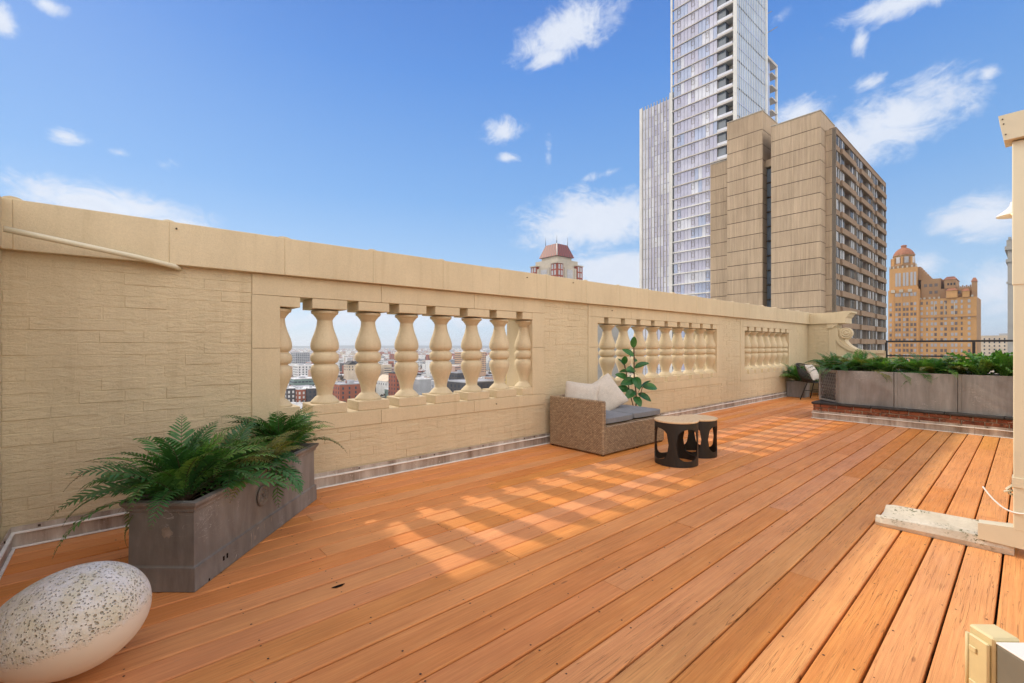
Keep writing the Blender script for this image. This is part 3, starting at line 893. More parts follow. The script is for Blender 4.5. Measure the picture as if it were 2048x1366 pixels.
# ================================================================== PLANTERS
def frond_mesh(name, mat, L, n, pl, arch, droop, seed, width=0.3, stemr=0.0022, wavy=0.0, fold=0.35, tip=0.25):
    """one pinnate fern leaf growing along +X and arching over; every leaflet is its own pair of faces"""
    rg = random.Random(seed); mb = MB()
    pts = []; ang = R(arch); p = Vector((0, 0, 0)); N = 26; side = 0.0; yaw = 0.0
    ddir = rg.uniform(-1, 1) * 0.4
    frames = []
    for i in range(N + 1):
        t = i / N
        a_ = ang - R(droop) * (t ** 1.3)
        yaw = ddir * t * 0.7
        d = Vector((math.cos(a_) * math.cos(yaw), math.cos(a_) * math.sin(yaw), math.sin(a_)))
        frames.append((p.copy(), d)); p = p + d * (L / N)
    mb.tube([f[0] for f in frames[::2]], [stemr * (1 - 0.75 * k / 13) for k in range(len(frames[::2]))], 4, 1)
    for i in range(n):
        t = 0.10 + 0.89 * i / (n - 1)
        f = t * N; k = min(int(f), N - 1); u = f - k
        pos = frames[k][0].lerp(frames[k + 1][0], u); d = frames[k][1]
        sidev = d.cross(Vector((0, 0, 1))).normalized(); upv = sidev.cross(d).normalized()
        env = min(1.0, (t - 0.02) / 0.22) * (1 - max(0, (t - 0.45) / 0.55) ** 1.6 * (1 - tip * 0.3))
        ln = pl * max(0.12, env)
        for s in (-1, 1):
            l = ln * rg.uniform(0.88, 1.1)
            sweep = R(66 - 24 * t + rg.uniform(-6, 6))
            dirv = (sidev * s * math.sin(sweep) + d * math.cos(sweep)).normalized()
            dz = upv * (fold + rg.uniform(-0.12, 0.12))
            w = l * width * 0.5 if wavy == 0 else l * width * 0.5
            w = min(w, L / n * 0.45)
            wv = d
            b0 = pos
            p1 = b0 + dirv * l * 0.35 + dz * l * 0.16
            p2 = b0 + dirv * l * 0.75 + dz * l * 0.18
            p3 = b0 + dirv * l - upv * l * rg.uniform(0.0, 0.18) + dz * l * 0.08
            mb.face([b0 - wv * w * .5, p1 - wv * w, p1 + wv * w, b0 + wv * w * .5], 0)
            mb.face([p1 - wv * w, p2 - wv * w * .75, p2 + wv * w * .75, p1 + wv * w], 0)
            mb.face([p2 - wv * w * .75, p3, p2 + wv * w * .75], 0)
    return mb.mesh(name, [mat, M_stem])
FR = {}
M_fernb = leaf('broad_fern_leaf', (0.03, 0.12, 0.05), (0.085, 0.24, 0.085), 0.5)
FR['dark'] = [frond_mesh('frond', M_fern, L, 22, pl, ar, dr, 10 + i, 0.24) for i, (L, pl, ar, dr) in enumerate([(0.46, 0.088, 66, 95), (0.52, 0.090, 52, 105), (0.42, 0.085, 78, 70), (0.46, 0.085, 40, 110), (0.38, 0.08, 84, 60)])]
FR['bright'] = [frond_mesh('frond', M_fern2, L, 22, pl, ar, dr, 30 + i, 0.3) for i, (L, pl, ar, dr) in enumerate([(0.40, 0.075, 68, 80), (0.44, 0.07, 56, 90), (0.34, 0.07, 80, 55)])]
FR['olive'] = [frond_mesh('frond', M_fern3, L, 26, pl, ar, dr, 50 + i, 0.28) for i, (L, pl, ar, dr) in enumerate([(0.38, 0.06, 70, 80), (0.42, 0.06, 56, 90)])]
FR['broad'] = [frond_mesh('frond', M_fernb, L, 12, pl, ar, dr, 70 + i, 0.62) for i, (L, pl, ar, dr) in enumerate([(0.30, 0.10, 55, 100), (0.34, 0.105, 40, 105), (0.26, 0.09, 72, 70)])]
# sword leaves with a wavy edge for the right-most plants
def strap_mesh(seed, L, ar, dr, w=0.045):
    rg = random.Random(seed); mb = MB(); p = Vector((0, 0, 0)); N = 18; prev = None
    for i in range(N + 1):
        t = i / N
        a_ = R(ar) - R(dr) * t ** 1.4
        d = Vector((math.cos(a_), 0, math.sin(a_)))
        ww = w * math.sin(min(1, t * 1.6 + 0.12) * PI / 2) * (1 - max(0, (t - 0.62) / 0.38) ** 2) + 0.001
        wob = 0.013 * (1 if i % 2 else -1)
        up = Vector((-math.sin(a_), 0, math.cos(a_)))
        ring = [p + Vector((0, -ww, 0)) + up * (0.016 + wob), p + Vector((0, -ww * .5, 0)) + up * (0.012), p.copy(), p + Vector((0, ww * .5, 0)) + up * (0.012), p + Vector((0, ww, 0)) + up * (0.016 - wob)]
        if prev:
            for k in range(4): mb.face([prev[k], ring[k], ring[k + 1], prev[k + 1]], 0, True)
        prev = ring; p = p + d * L / N
    return mb.mesh('frond', [M_fern2])
FR['strap'] = [strap_mesh(1, 0.42, 82, 70), strap_mesh(2, 0.36, 70, 90), strap_mesh(3, 0.38, 58, 80)]

def fern(loc, n, kinds, seed, label, scale=1.0, spread=1.0, az=None, group=None, size_jit=0.15, name='fern', low=0.0, avoid=None):
    rg = random.Random(seed)
    t = thing(name, label, 'fern', loc, 0, group)
    ga = rg.uniform(0, 6)
    for i in range(n):
        k = rg.choice(kinds); me = rg.choice(FR[k])
        o = link('frond', me, t)
        a_ = ga + i * 2.399963 + rg.uniform(-0.25, 0.25)
        if az is not None: a_ = rg.uniform(az[0], az[1])
        u = i / n
        if avoid is not None and u > 0.42 and abs((a_ - avoid + PI) % (2 * PI) - PI) < R(62): u *= 0.35
        tilt = R(-28 + 62 * u + rg.uniform(-8, 8)) * spread
        tilt += R(low) * u
        s = scale * (1 + rg.uniform(-size_jit, size_jit)) * (0.82 + 0.28 * u)
        o.rotation_euler = (rg.uniform(-0.35, 0.35), tilt, a_)
        o.location = (0.022 * math.cos(a_), 0.022 * math.sin(a_), 0)
        o.scale = (s, s, s)
    st = MB(); st.lathe([(-0.06, 0.018), (0.0, 0.024), (0.05, 0.014)], 8); st.build('crown', M_stem, t)
    return t

# foreground trough, turned 49 degrees to the wall
PA = math.atan2(0.999, 0.882)
tr = thing('trough_planter', 'dark lead grey trough planter with round rosette standing on the deck by the wall', 'planter', (0.283, 2.703, 0), PA)
LT, WT, HT = 1.333, 0.33, 0.44
def frustum(mb, x0, x1, y0, y1, z0, z1, g0, g1, mi=0):
    P = [(x0 - g0, y0 - g0, z0), (x1 + g0, y0 - g0, z0), (x1 + g0, y1 + g0, z0), (x0 - g0, y1 + g0, z0), (x0 - g1, y0 - g1, z1), (x1 + g1, y0 - g1, z1), (x1 + g1, y1 + g1, z1), (x0 - g1, y1 + g1, z1)]
    for q in ((0,1,5,4),(1,2,6,5),(2,3,7,6),(3,0,4,7)): mb.face([P[i] for i in q], mi)
def trough_body():
    mb = MB()
    for (z0, z1, g0, g1) in ((0.004, 0.118, 0.010, 0.008), (0.118, 0.122, 0.008, 0.0), (0.122, 0.126, 0.0, -0.003), (0.126, 0.385, -0.003, -0.006), (0.385, 0.392, -0.006, 0.004), (0.392, 0.405, 0.004, 0.006), (0.405, 0.425, 0.006, 0.020), (0.425, 0.44, 0.020, 0.022)):
        frustum(mb, 0, LT, 0, WT, z0, z1, g0, g1)
    # rim top and inner faces
    o_, i_ = 0.022, -0.016
    A = [(-o_, -o_), (LT + o_, -o_), (LT + o_, WT + o_), (-o_, WT + o_)]; B = [(-i_, -i_), (LT + i_, -i_), (LT + i_, WT + i_), (-i_, WT + i_)]
    for k in range(4):
        j = (k + 1) % 4
        mb.face([(*A[k], 0.44), (*A[j], 0.44), (*B[j], 0.44), (*B[k], 0.44)])
        mb.face([(*B[k], 0.44), (*B[j], 0.44), (*B[j], 0.36), (*B[k], 0.36)])
    mb.face([(0, 0, 0.004), (0, WT, 0.004), (LT, WT, 0.004), (LT, 0, 0.004)])
    return mb
trough_body().build('body', M_zinc, tr)
so = MB(); so.box(0.018, LT - 0.018, 0.018, WT - 0.018, 0.30, 0.375); so.build('soil', M_soil, tr)
# rosette medallion on the long front
ros = MB()
ros.lathe([(0, 0.062), (0.006, 0.062), (0.009, 0.058), (0.009, 0.052), (0.004, 0.047), (0.004, 0.0)], 28, cap=True)
for k in range(8):
    a_ = k * PI / 4
    Mk = Matrix.Rotation(a_, 4, 'Z')
    ros.v_ = 0
    ring = [(0.008, 0), (0.018, 0.008), (0.032, 0.013), (0.042, 0.008), (0.045, 0), (0.042, -0.008), (0.032, -0.013), (0.018, -0.008)]
    top_ = Mk @ Vector((0.03, 0, 0.012))
    for i in range(8):
        p, q_ = ring[i], ring[(i + 1) % 8]
        ros.face([Mk @ Vector((p[0], p[1], 0.0045)), Mk @ Vector((q_[0], q_[1], 0.0045)), top_], 0, True)
ros.lathe([(0.004, 0.010), (0.012, 0.008), (0.014, 0.003)], 10)
o = ros.build('rosette', M_zinc, tr, (0.60, -0.001, 0.275)); o.rotation_euler = (R(90), 0, 0)
# scuffs and a patch of old mortar
sf = MB()
def blob(mb, cx, cz, rx, rz, y, seed, n=16, axis='x'):
    rg = random.Random(seed)
    pts = []
    for i in range(n):
        t = 2 * PI * i / n; k = rg.uniform(0.65, 1.15)
        pts.append((cx + rx * k * math.cos(t), y, cz + rz * k * math.sin(t)))
    if axis == 'y': pts = [(p[1], -p[0], p[2]) for p in pts]
    mb.face(pts)
sfm = simple('old_mortar_stain', (0.30, 0.25, 0.21), 0.85, 0.1, 0, 0.3, 30)
for sd, (cx, cz, rx, rz) in enumerate([(0.46, 0.065, 0.006, 0.045), (0.485, 0.07, 0.004, 0.04), (0.50, 0.055, 0.010, 0.018), (0.60, 0.085, 0.004, 0.022), (0.68, 0.095, 0.003, 0.02), (0.53, 0.10, 0.012, 0.006), (1.28, 0.33, 0.006, 0.012)]):
    blob(sf, cx, cz, rx, rz, -0.0115 if cz < 0.12 else 0.001, sd)
blob(sf, -0.135, 0.29, 0.030, 0.030, 0.0, 77, axis='y')
sf.v = [(x if abs(x) > 0.01 or y > 0 else x, y, z) for x, y, z in sf.v]
sfo = sf.build('mortar_stain', sfm, tr)
dk = MB(); dk.box(0.205, 0.217, -0.0105, -0.0, 0.055, 0.078); dk.box(0.235, 0.247, -0.0105, 0, 0.055, 0.080); dk.box(0.09, 0.10, -0.0112, 0, 0.006, 0.018)
dk.build('drain_hole', M_dark, tr)
def tp(t, s, z=0.38):   # point in the trough, along and across
    v = Matrix.Rotation(PA, 3, 'Z') @ Vector((t * LT, s * WT, 0)); return (0.283 + v.x, 2.703 + v.y, z)
fern(tp(0.13, 0.55), 46, ['dark', 'dark', 'dark', 'bright'], 1, 'dark fern spilling over the near end of the trough planter', 1.25, 0.95, low=6, avoid=R(-60))
fern(tp(0.34, 0.5), 34, ['dark', 'bright', 'olive'], 2, 'mixed green fern with upright fronds, second from the near end of the trough', 1.15, 0.75, avoid=R(-41))
fern(tp(0.52, 0.30), 36, ['broad', 'broad', 'broad', 'olive'], 3, 'broad leaved fern with toothed leaflets in the middle of the trough', 1.1, 0.95)
fern(tp(0.84, 0.5), 46, ['dark', 'dark', 'dark', 'dark', 'bright'], 4, 'dark fern reaching up before the first balusters at the far end of the trough', 1.2, 0.72, avoid=R(-20))
# the one long sprig that trails towards the left wall
sp_me = frond_mesh('sprig', M_fern, 0.74, 34, 0.038, 34, 105, 91, 0.3, 0.0035)
spr = link('trailing_sprig', sp_me, None, tp(0.10, 0.6)); spr.rotation_euler = (0.1, R(-14), R(139))
tag(spr, 'long thin green sprig trailing from the trough towards the left wall', 'fern sprig')
sp2 = frond_mesh('sprig', M_fern2, 0.20, 24, 0.012, -30, 70, 92, 0.4, 0.002)
spr2 = link('yellow_sprig', sp2, None, (0.03, 2.86, 0.20)); spr2.rotation_euler = (0, R(18), R(205))
spr2.location = tp(0.02, 0.9, 0.40); tag(spr2, 'small yellow green sprig hanging at the near end of the trough', 'fern sprig')

# row of big pale planters on the curb
BX = 8.84; ZB = 0.275; HB = 0.53
def big_planter(y1, y0, label, chamfer=False):
    t = thing('zinc_planter', label, 'planter', (BX, y0, ZB), 0, 'zinc planters along the brick curb')
    w = y1 - y0; D = 0.62
    if chamfer:
        poly = [(0, 0), (0, w), (0.40, w + 0.37), (D + 0.2, w + 0.37), (D + 0.2, 0)]
    else: poly = [(0, 0), (0, w), (D, w), (D, 0)]
    poly = poly[::-1]
    mb = MB(); k = len(poly)
    c = (sum(p[0] for p in poly) / k, sum(p[1] for p in poly) / k)
    inn = [(p[0] + (c[0] - p[0]) * 0.07, p[1] + (c[1] - p[1]) * 0.07) for p in poly]
    for i in range(k):
        j = (i + 1) % k
        mb.face([(*poly[i], 0.0), (*poly[j], 0.0), (*poly[j], HB), (*poly[i], HB)])
        mb.face([(*poly[i], HB), (*poly[j], HB), (*inn[j], HB), (*inn[i], HB)])
        mb.face([(*inn[i], HB), (*inn[j], HB), (*inn[j], HB - 0.1), (*inn[i], HB - 0.1)])
    mb.face([(*p, 0.0) for p in poly[::-1]])
    mb.build('body', M_zinc2, t)
    s = MB(); s.face([(*p, HB - 0.05) for p in inn]); s.build('soil', M_soil, t)
    # raised edge strips on the front
    e = MB(); e.cbox(-0.007, 0.0, w - 0.035, w - 0.001, 0.001, HB - 0.001, 0.002); e.build('edge_strip', M_zinc2, t); e = MB(); e.cbox(-0.007, 0.0, 0.001, 0.016, 0.001, HB - 0.001, 0.002); e.build('edge_strip', M_zinc2, t)
    f = MB(); f.box(0.06, D - 0.06, 0.05, w - 0.05, -0.022, -0.0005); f.build('foot', M_dark, t)
    if chamfer:
        La = math.hypot(0.40, 0.37); ang = math.atan2(0.37, 0.40)
        Mx = Matrix.Translation((0, w, 0)) @ Matrix.Rotation(ang, 4, 'Z')
        fr = MB()
        for (a, b_, z0, z1) in ((0.002, 0.05, 0.002, HB - 0.002), (La - 0.05, La - 0.002, 0.002, HB - 0.002), (0.052, La - 0.052, 0.002, 0.035), (0.052, La - 0.052, HB - 0.045, HB - 0.002)):
            fr.cbox(a, b_, 0.001, 0.014, z0, z1, 0.002, 0, Mx)
        fr.build('panel_frame', M_zinc2, t)
        bk_ = MB(); bk_.box(0.0525, La - 0.0525, 0.0008, 0.0028, 0.0365, HB - 0.0465, 0, Mx); bk_.build('panel_back', M_tar, t)
        lat = MB(); x0, x1, z0, z1 = 0.052, La - 0.052, 0.036, HB - 0.046
        for sgn in (1, -1):
            for i in range(-9, 14):
                # strips at about 62 degrees clipped to the panel
                bx = x0 + i * 0.058
                sl = 0.52 * sgn
                pts = []
                za, zb = z0, z1
                xa = bx if sgn > 0 else bx; xb = xa + sl * (zb - za)
                # clip in x
                def clip(xa, za, xb, zb):
                    if max(xa, xb) < x0 or min(xa, xb) > x1: return None
                    def at(x): return za + (zb - za) * (x - xa) / (xb - xa)
                    P = [(xa, za), (xb, zb)]
                    for q in (0, 1):
                        if P[q][0] < x0: P[q] = (x0, at(x0))
                        if P[q][0] > x1: P[q] = (x1, at(x1))
                    return P
                P = clip(xa, za, xb, zb)
                if not P or abs(P[0][1] - P[1][1]) < 0.01: continue
                a_ = Vector((P[0][0], 0.004 if sgn > 0 else 0.0065, P[0][1])); b2 = Vector((P[1][0], 0.004 if sgn > 0 else 0.0065, P[1][1]))
                lat.tube([Mx @ a_, Mx @ b2], 0.0055, 4)
        lat.build('lattice', M_zinc2, t)
    return t
big_planter(2.16, 1.462, 'zinc planter with a diamond lattice corner panel at the far left of the row', True)
big_planter(1.455, 0.772, 'scratched zinc planter second in the row, with white curved scratches')
big_planter(0.768, 0.085, 'plain zinc planter third in the row, nearest the downspout')
big_planter(0.08, -0.60, 'zinc planter fourth in the row, behind the downspout')
zf = ZB + HB - 0.06
G = 'ferns in the zinc planters'
ff = [(9.25, 2.30, 22, ['dark'], 1.0, 'dark fern over the lattice corner of the first zinc planter'),
      (9.16, 1.95, 30, ['dark', 'olive'], 1.18, 'tall feathery fern rising in the first zinc planter before the scroll bracket'),
      (9.12, 1.62, 26, ['bright', 'dark'], 1.0, 'light green fern at the right of the first zinc planter'),
      (9.14, 1.28, 26, ['dark', 'bright'], 0.95, 'dark fern at the left of the scratched second zinc planter'),
      (9.12, 1.05, 28, ['olive', 'bright', 'dark'], 1.1, 'olive fern with a tall upright frond in the middle of the second planter'),
      (9.12, 0.80, 22, ['olive', 'dark'], 0.95, 'dark fern where the second and third zinc planters meet')]
for i, (x, y, n, k, s, lb) in enumerate(ff):
    fern((x, y, zf), n + 8, k, 100 + i, lb, s * 1.12, 0.72, group=G)
for i, (x, y, lb) in enumerate([(9.08, 0.56, 'bright wavy leaved sword fern at the left of the third zinc planter'), (9.10, 0.32, 'bright sword fern with broad upright leaves beside the downspout'), (9.1, -0.2, 'bright sword fern in the fourth planter behind the downspout')]):
    fern((x, y, zf), 24, ['strap'], 120 + i, lb, 1.15, 0.7, group=G)

# small square planters by the far corner
def small_planter(x, y, s, hgt, label):
    t = thing('square_planter', label, 'planter', (x, y, 0))
    mb = MB(); h_ = s / 2
    mb.box(-h_, h_, -h_, -h_ + 0.018, 0.003, hgt); mb.box(-h_, h_, h_ - 0.018, h_, 0.003, hgt)
    mb.box(-h_, -h_ + 0.018, -h_ + 0.0182, h_ - 0.0182, 0.003, hgt); mb.box(h_ - 0.018, h_, -h_ + 0.0182, h_ - 0.0182, 0.003, hgt)
    mb.build('body', M_zinc2, t)
    e = MB(); e.cbox(-h_ - 0.006, -h_ - 0.0005, -h_ - 0.006, -h_ + 0.03, 0.003, hgt, 0.002); e.build('edge_strip', M_zinc2, t)
    so = MB(); so.box(-h_ + 0.019, h_ - 0.019, -h_ + 0.019, h_ - 0.019, 0.05, hgt - 0.05); so.build('soil', M_soil, t)
    return t
small_planter(12.20, 3.78, 0.37, 0.375, 'small square grey planter against the wall by the far corner')
fern((12.20, 3.76, 0.34), 34, ['dark', 'bright'], 201, 'bushy fern in the small square grey planter by the far corner', 1.55, 0.85)
small_planter(13.02, 3.35, 0.38, 0.42, 'square grey planter behind the black chair')
fern((13.02, 3.35, 0.38), 38, ['dark'], 202, 'dark bushy fern behind the black chair', 1.6, 0.8)
small_planter(13.0, 2.78, 0.38, 0.42, 'square grey planter in the far corner below the scroll bracket')
fern((13.0, 2.78, 0.38), 34, ['dark', 'bright'], 203, 'bushy fern below the scroll bracket behind the lattice planter', 1.6, 0.8)

# ================================================================== FURNITURE
# wicker corner loveseat --------------------------------------------------------
sofa = thing('wicker_loveseat', 'tan woven wicker corner loveseat with ottoman module against the cream wall', 'sofa', (3.975, 3.10, 0), R(0.5))
SZ = 0.325
def wk(nm, *b, c=0.012):
    mb = MB(); mb.cbox(*b, c); return mb.build(nm, M_wick, sofa)
wk('arm', 0.0, 0.055, 0.0, 0.81, 0.012, 0.60)
wk('backrest', 0.056, 0.63, 0.755, 0.81, SZ + 0.002, 0.60)
wk('seat_base', 0.056, 0.642, 0.002, 0.81, 0.012, SZ)
wk('ottoman_base', 0.646, 1.245, 0.002, 0.78, 0.012, SZ)
for (x, y) in ((0.03, 0.03), (0.03, 0.78), (0.61, 0.03), (0.68, 0.03), (1.21, 0.03), (1.21, 0.74)):
    mb = MB(); mb.lathe([(0.0, 0.016), (0.0115, 0.018)], 10); mb.build('foot', M_black, sofa, (x, y, 0.0))
def cushion(name, w, d, t, mat, puff=0.12, seam=True, seed=0, corner=0.0, n=26, pinch=1.0):
    """box cushion / pillow: superellipse outline, softly domed, slightly creased"""
    mb = MB(); rg = random.Random(seed); idx = {}
    off = Vector((rg.uniform(0, 50), rg.uniform(0, 50), rg.uniform(0, 50)))
    def P(u, v, s):
        # u,v in -1..1
        x = u * w / 2 * (1 - 0.07 * abs(v) ** 6); y = v * d / 2 * (1 - 0.07 * abs(u) ** 6)
        ex = (1 - abs(u) ** 2.6) ; ey = (1 - abs(v) ** 2.6)
        prof = (max(0, ex) ** pinch) * (max(0, ey) ** pinch)
        if corner:
            k = 1 - corner * (1 - abs(v) ** 2) * abs(u) ** 3; x *= k
            k = 1 - corner * (1 - abs(u) ** 2) * abs(v) ** 3; y *= k
        wr = mnoise.noise(Vector((x * 9, y * 9, s * 3)) + off) * 0.05 * t + mnoise.noise(Vector((x * 26, y * 26, s * 3)) + off) * 0.018 * t
        z = s * (t * (0.5 - puff) + t * puff * prof) if not corner else s * t * 0.5 * prof ** 0.62
        return Vector((x, y, z + wr * (prof + (0 if corner else 0.3))))
    for s in (1, -1):
        for i in range(n + 1):
            for j in range(n + 1):
                u = -math.cos(PI * i / n); v = -math.cos(PI * j / n)
                idx[(s, i, j)] = len(mb.v); mb.v.append(tuple(P(u, v, s)))
        for i in range(n):
            for j in range(n):
                q = (idx[(s, i, j)], idx[(s, i + 1, j)], idx[(s, i + 1, j + 1)], idx[(s, i, j + 1)])
                mb.f.append(q if s > 0 else q[::-1]); mb.m.append(0); mb.sm.append(True)
    ring = [(i, 0) for i in range(n)] + [(n, j) for j in range(n)] + [(n - i, n) for i in range(n)] + [(0, n - j) for j in range(n)]
    for k in range(len(ring)):
        a_, b_ = ring[k], ring[(k + 1) % len(ring)]
        mb.f.append((idx[(1, *a_)], idx[(-1, *a_)], idx[(-1, *b_)], idx[(1, *b_)])); mb.m.append(0); mb.sm.append(False)
    return mb.mesh(name, [mat])
def put(name, me, loc, rot, label, cat, group=None):
    o = link(name, me, None, loc); o.rotation_euler = rot
    mod = o.modifiers.new('soft', 'BEVEL'); mod.width = 0.012; mod.segments = 2; mod.limit_method = 'ANGLE'; mod.angle_limit = R(50)
    return tag(o, label, cat, group)
put('seat_cushion', cushion('seat_cushion', 0.56, 0.70, 0.105, M_grey, 0.24, seed=4), (4.322, 3.47, SZ + 0.048), (0, 0, 0.01), 'grey seat cushion next to the wicker arm, under the two pillows', 'cushion')
put('seat_cushion', cushion('seat_cushion', 0.60, 0.74, 0.105, M_grey, 0.24, seed=9), (4.915, 3.50, SZ + 0.050), (0, 0, -0.01), 'grey seat cushion on the ottoman end of the loveseat', 'cushion')
put('pillow', cushion('pillow', 0.44, 0.44, 0.17, M_linen, 0.3, seed=21, corner=0.10), (4.165, 3.58, 0.565), (R(72), R(4), R(-62)), 'beige linen pillow leaning in the corner behind the wicker arm', 'pillow')
put('pillow', cushion('pillow', 0.46, 0.46, 0.16, M_linen, 0.3, seed=22, corner=0.10), (4.66, 3.60, 0.585), (R(62), R(-27), R(-20)), 'beige linen pillow tilted on one corner in front of the rubber plant', 'pillow')

# nesting side tables --------------------------------------------------------------
def stool(x, y, r, h, label, rot):
    t = thing('side_table', label, 'side table', (x, y, 0), rot, 'round side tables beside the loveseat')
    # drum with four arched openings
    N = 72; cols = []
    hb, ht = 0.06, h - 0.075
    mb = MB()
    def opening(a):
        # returns (zlo, zhi) or None of the opening at angle a
        k = (a / (2 * PI) * 4) % 1.0
        u = abs(k - 0.5) / 0.35   # half width share
        if u >= 1: return None
        rr = math.sqrt(max(0, 1 - u ** 2.2))
        e = 0.072
        return (hb + e * (1 - rr), ht - e * (1 - rr))
    zt = h - 0.018
    for i in range(N):
        a0, a1 = 2 * PI * i / N, 2 * PI * (i + 1) / N
        for (ro, flip) in ((r, False), (r - 0.008, True)):
            p = lambda a, z: (ro * math.cos(a), ro * math.sin(a), z)
            o0, o1 = opening(a0), opening(a1)
            def quad(z00, z01, z10, z11):
                q = [p(a0, z00), p(a1, z10), p(a1, z11), p(a0, z01)]
                mb.face(q[::-1] if flip else q, 0, True)
            if o0 is None and o1 is None: quad(0.004, zt, 0.004, zt)
            else:
                mid = (hb + 0.072 + ht - 0.072) / 2
                l0 = o0[0] if o0 else (o1[0] + mid) / 2 if False else (hb + 0.11)
                l1 = o1[0] if o1 else (hb + 0.11)
                h0 = o0[1] if o0 else (ht - 0.11); h1 = o1[1] if o1 else (ht - 0.11)
                if o0 is None: l0, h0 = mid, mid
                if o1 is None: l1, h1 = mid, mid
                quad(0.004, l0, 0.004, l1); quad(h0, zt, h1, zt)
        o0, o1 = opening(a0), opening(a1)
        if o0 and o1:
            for zz in (0, 1):
                P = [(r * math.cos(a0), r * math.sin(a0), o0[zz]), (r * math.cos(a1), r * math.sin(a1), o1[zz]), ((r - .008) * math.cos(a1), (r - .008) * math.sin(a1), o1[zz]), ((r - .008) * math.cos(a0), (r - .008) * math.sin(a0), o0[zz])]
                mb.face(P)
        mb.face([(r * math.cos(a0), r * math.sin(a0), 0.004), (r * math.cos(a1), r * math.sin(a1), 0.004), ((r - .008) * math.cos(a1), (r - .008) * math.sin(a1), 0.004), ((r - .008) * math.cos(a0), (r - .008) * math.sin(a0), 0.004)])
    mb.build('drum', M_black, t)
    bt = MB(); bt.lathe([(h - 0.018, r + 0.001), (h - 0.014, r + 0.005), (h - 0.004, r + 0.005), (h, r + 0.001)], 56, sm=False); bt.build('tabletop', M_bamboo, t)
    return t
stool(4.345, 2.458, 0.212, 0.45, 'larger black drum side table with bamboo top, nearer the camera', R(20))
stool(4.86, 2.49, 0.197, 0.415, 'smaller black drum side table with bamboo top, tucked behind the larger one', R(48))

# rubber plant ---------------------------------------------------------------------
rp = thing('rubber_plant', 'rubber plant with large glossy leaves between the loveseat and the wall', 'plant', (5.44, 3.70, 0.0)); rp.scale = (0.96, 0.96, 0.96)
mb = MB(); mb.lathe([(0.002, 0.09), (0.24, 0.13), (0.25, 0.135), (0.25, 0.12), (0.20, 0.115)], 20); mb.build('pot', M_black, rp)
stem_pts = catmull([(0, 0, 0.18), (0.01, -0.02, 0.5), (-0.01, 0.0, 0.8), (0.0, 0.01, 1.05), (-0.02, 0.0, 1.22)], 5)
mb = MB(); mb.tube(stem_pts, 0.010, 7)
mb.tube([(0, 0, 0.3), (-0.05, 0.04, 0.55), (-0.09, 0.07, 0.80), (-0.12, 0.09, 1.0)], 0.007, 6)
mb.tube([(0, 0, 0.35), (0.05, -0.05, 0.5), (0.06, -0.09, 0.66)], 0.006, 6)
mb.build('stem', M_stem, rp)
def rub_leaf(L, W, bend, seed):
    mb = MB(); N = 12; prev = None; p = Vector((0, 0, 0))
    mb.tube([(-0.06, 0, -0.01), (0, 0, 0)], 0.003, 4, 1)
    for i in range(N + 1):
        t = i / N
        w = W * (math.sin(PI * min(1, t ** 0.85)) ** 0.75 if 0 < t < 1 else 0) + 0.0008
        a_ = -R(bend) * t
        up = Vector((math.sin(-a_), 0, math.cos(a_)))
        ring = [p + Vector((0, k * w, 0)) + up * (abs(k) * w * 0.28) for k in (-1, -0.5, 0, 0.5, 1)]
        if prev:
            for k in range(4): mb.face([prev[k], ring[k], ring[k + 1], prev[k + 1]], 0, True)
        prev = ring; p = p + Vector((math.cos(a_), 0, math.sin(a_))) * L / N
    return mb.mesh('leaf', [M_rub, M_stem])
RL = [rub_leaf(0.22, 0.056, 30, 1), rub_leaf(0.18, 0.048, 18, 2), rub_leaf(0.25, 0.062, 45, 3)]
TC = R(228)   # direction towards the camera
for (x, y, z, yaw, pit, roll, k, s) in [
    (-0.02, 0, 1.22, 210, -78, 20, 1, 1.0), (-0.02, 0.0, 1.10, 150, -38, -60, 0, .9), (0, 0, 1.02, 20, -30, 30, 1, .6),
    (0, 0, 0.93, 300, -30, 40, 0, 1.0), (0, 0, 0.90, 190, -10, -50, 0, 1.0), (-0.01, 0, 0.86, 130, -20, -30, 2, .9),
    (0.0, 0, 0.80, 230, 25, 15, 2, 1.0), (0, 0, 0.76, 175, 5, -60, 2, 1.0), (0.05, -0.05, 0.62, 275, -50, 30, 0, 1.0),
    (0.06, -0.09, 0.66, 318, -5, 55, 2, 1.0), (0.03, -0.03, 0.56, 300, 20, 40, 0, 1.0), (-0.08, 0.06, 0.78, 150, -25, -60, 0, .9),
    (-0.11, 0.09, 0.95, 140, -55, -30, 1, .9), (-0.12, 0.09, 0.98, 220, -60, 0, 1, .9), (-0.06, 0.05, 0.62, 160, -10, -60, 2, .9),
    (0, 0, 0.60, 190, 10, -40, 2, 1.0), (0, 0, 0.52, 240, 25, 10, 0, 1.0), (0, 0, 0.70, 60, -10, 0, 0, .9)]:
    o = link('leaf', RL[k], rp); o.location = (x, y, z); o.rotation_euler = (R(roll), R(pit), R(yaw)); o.scale = (s, s, s)

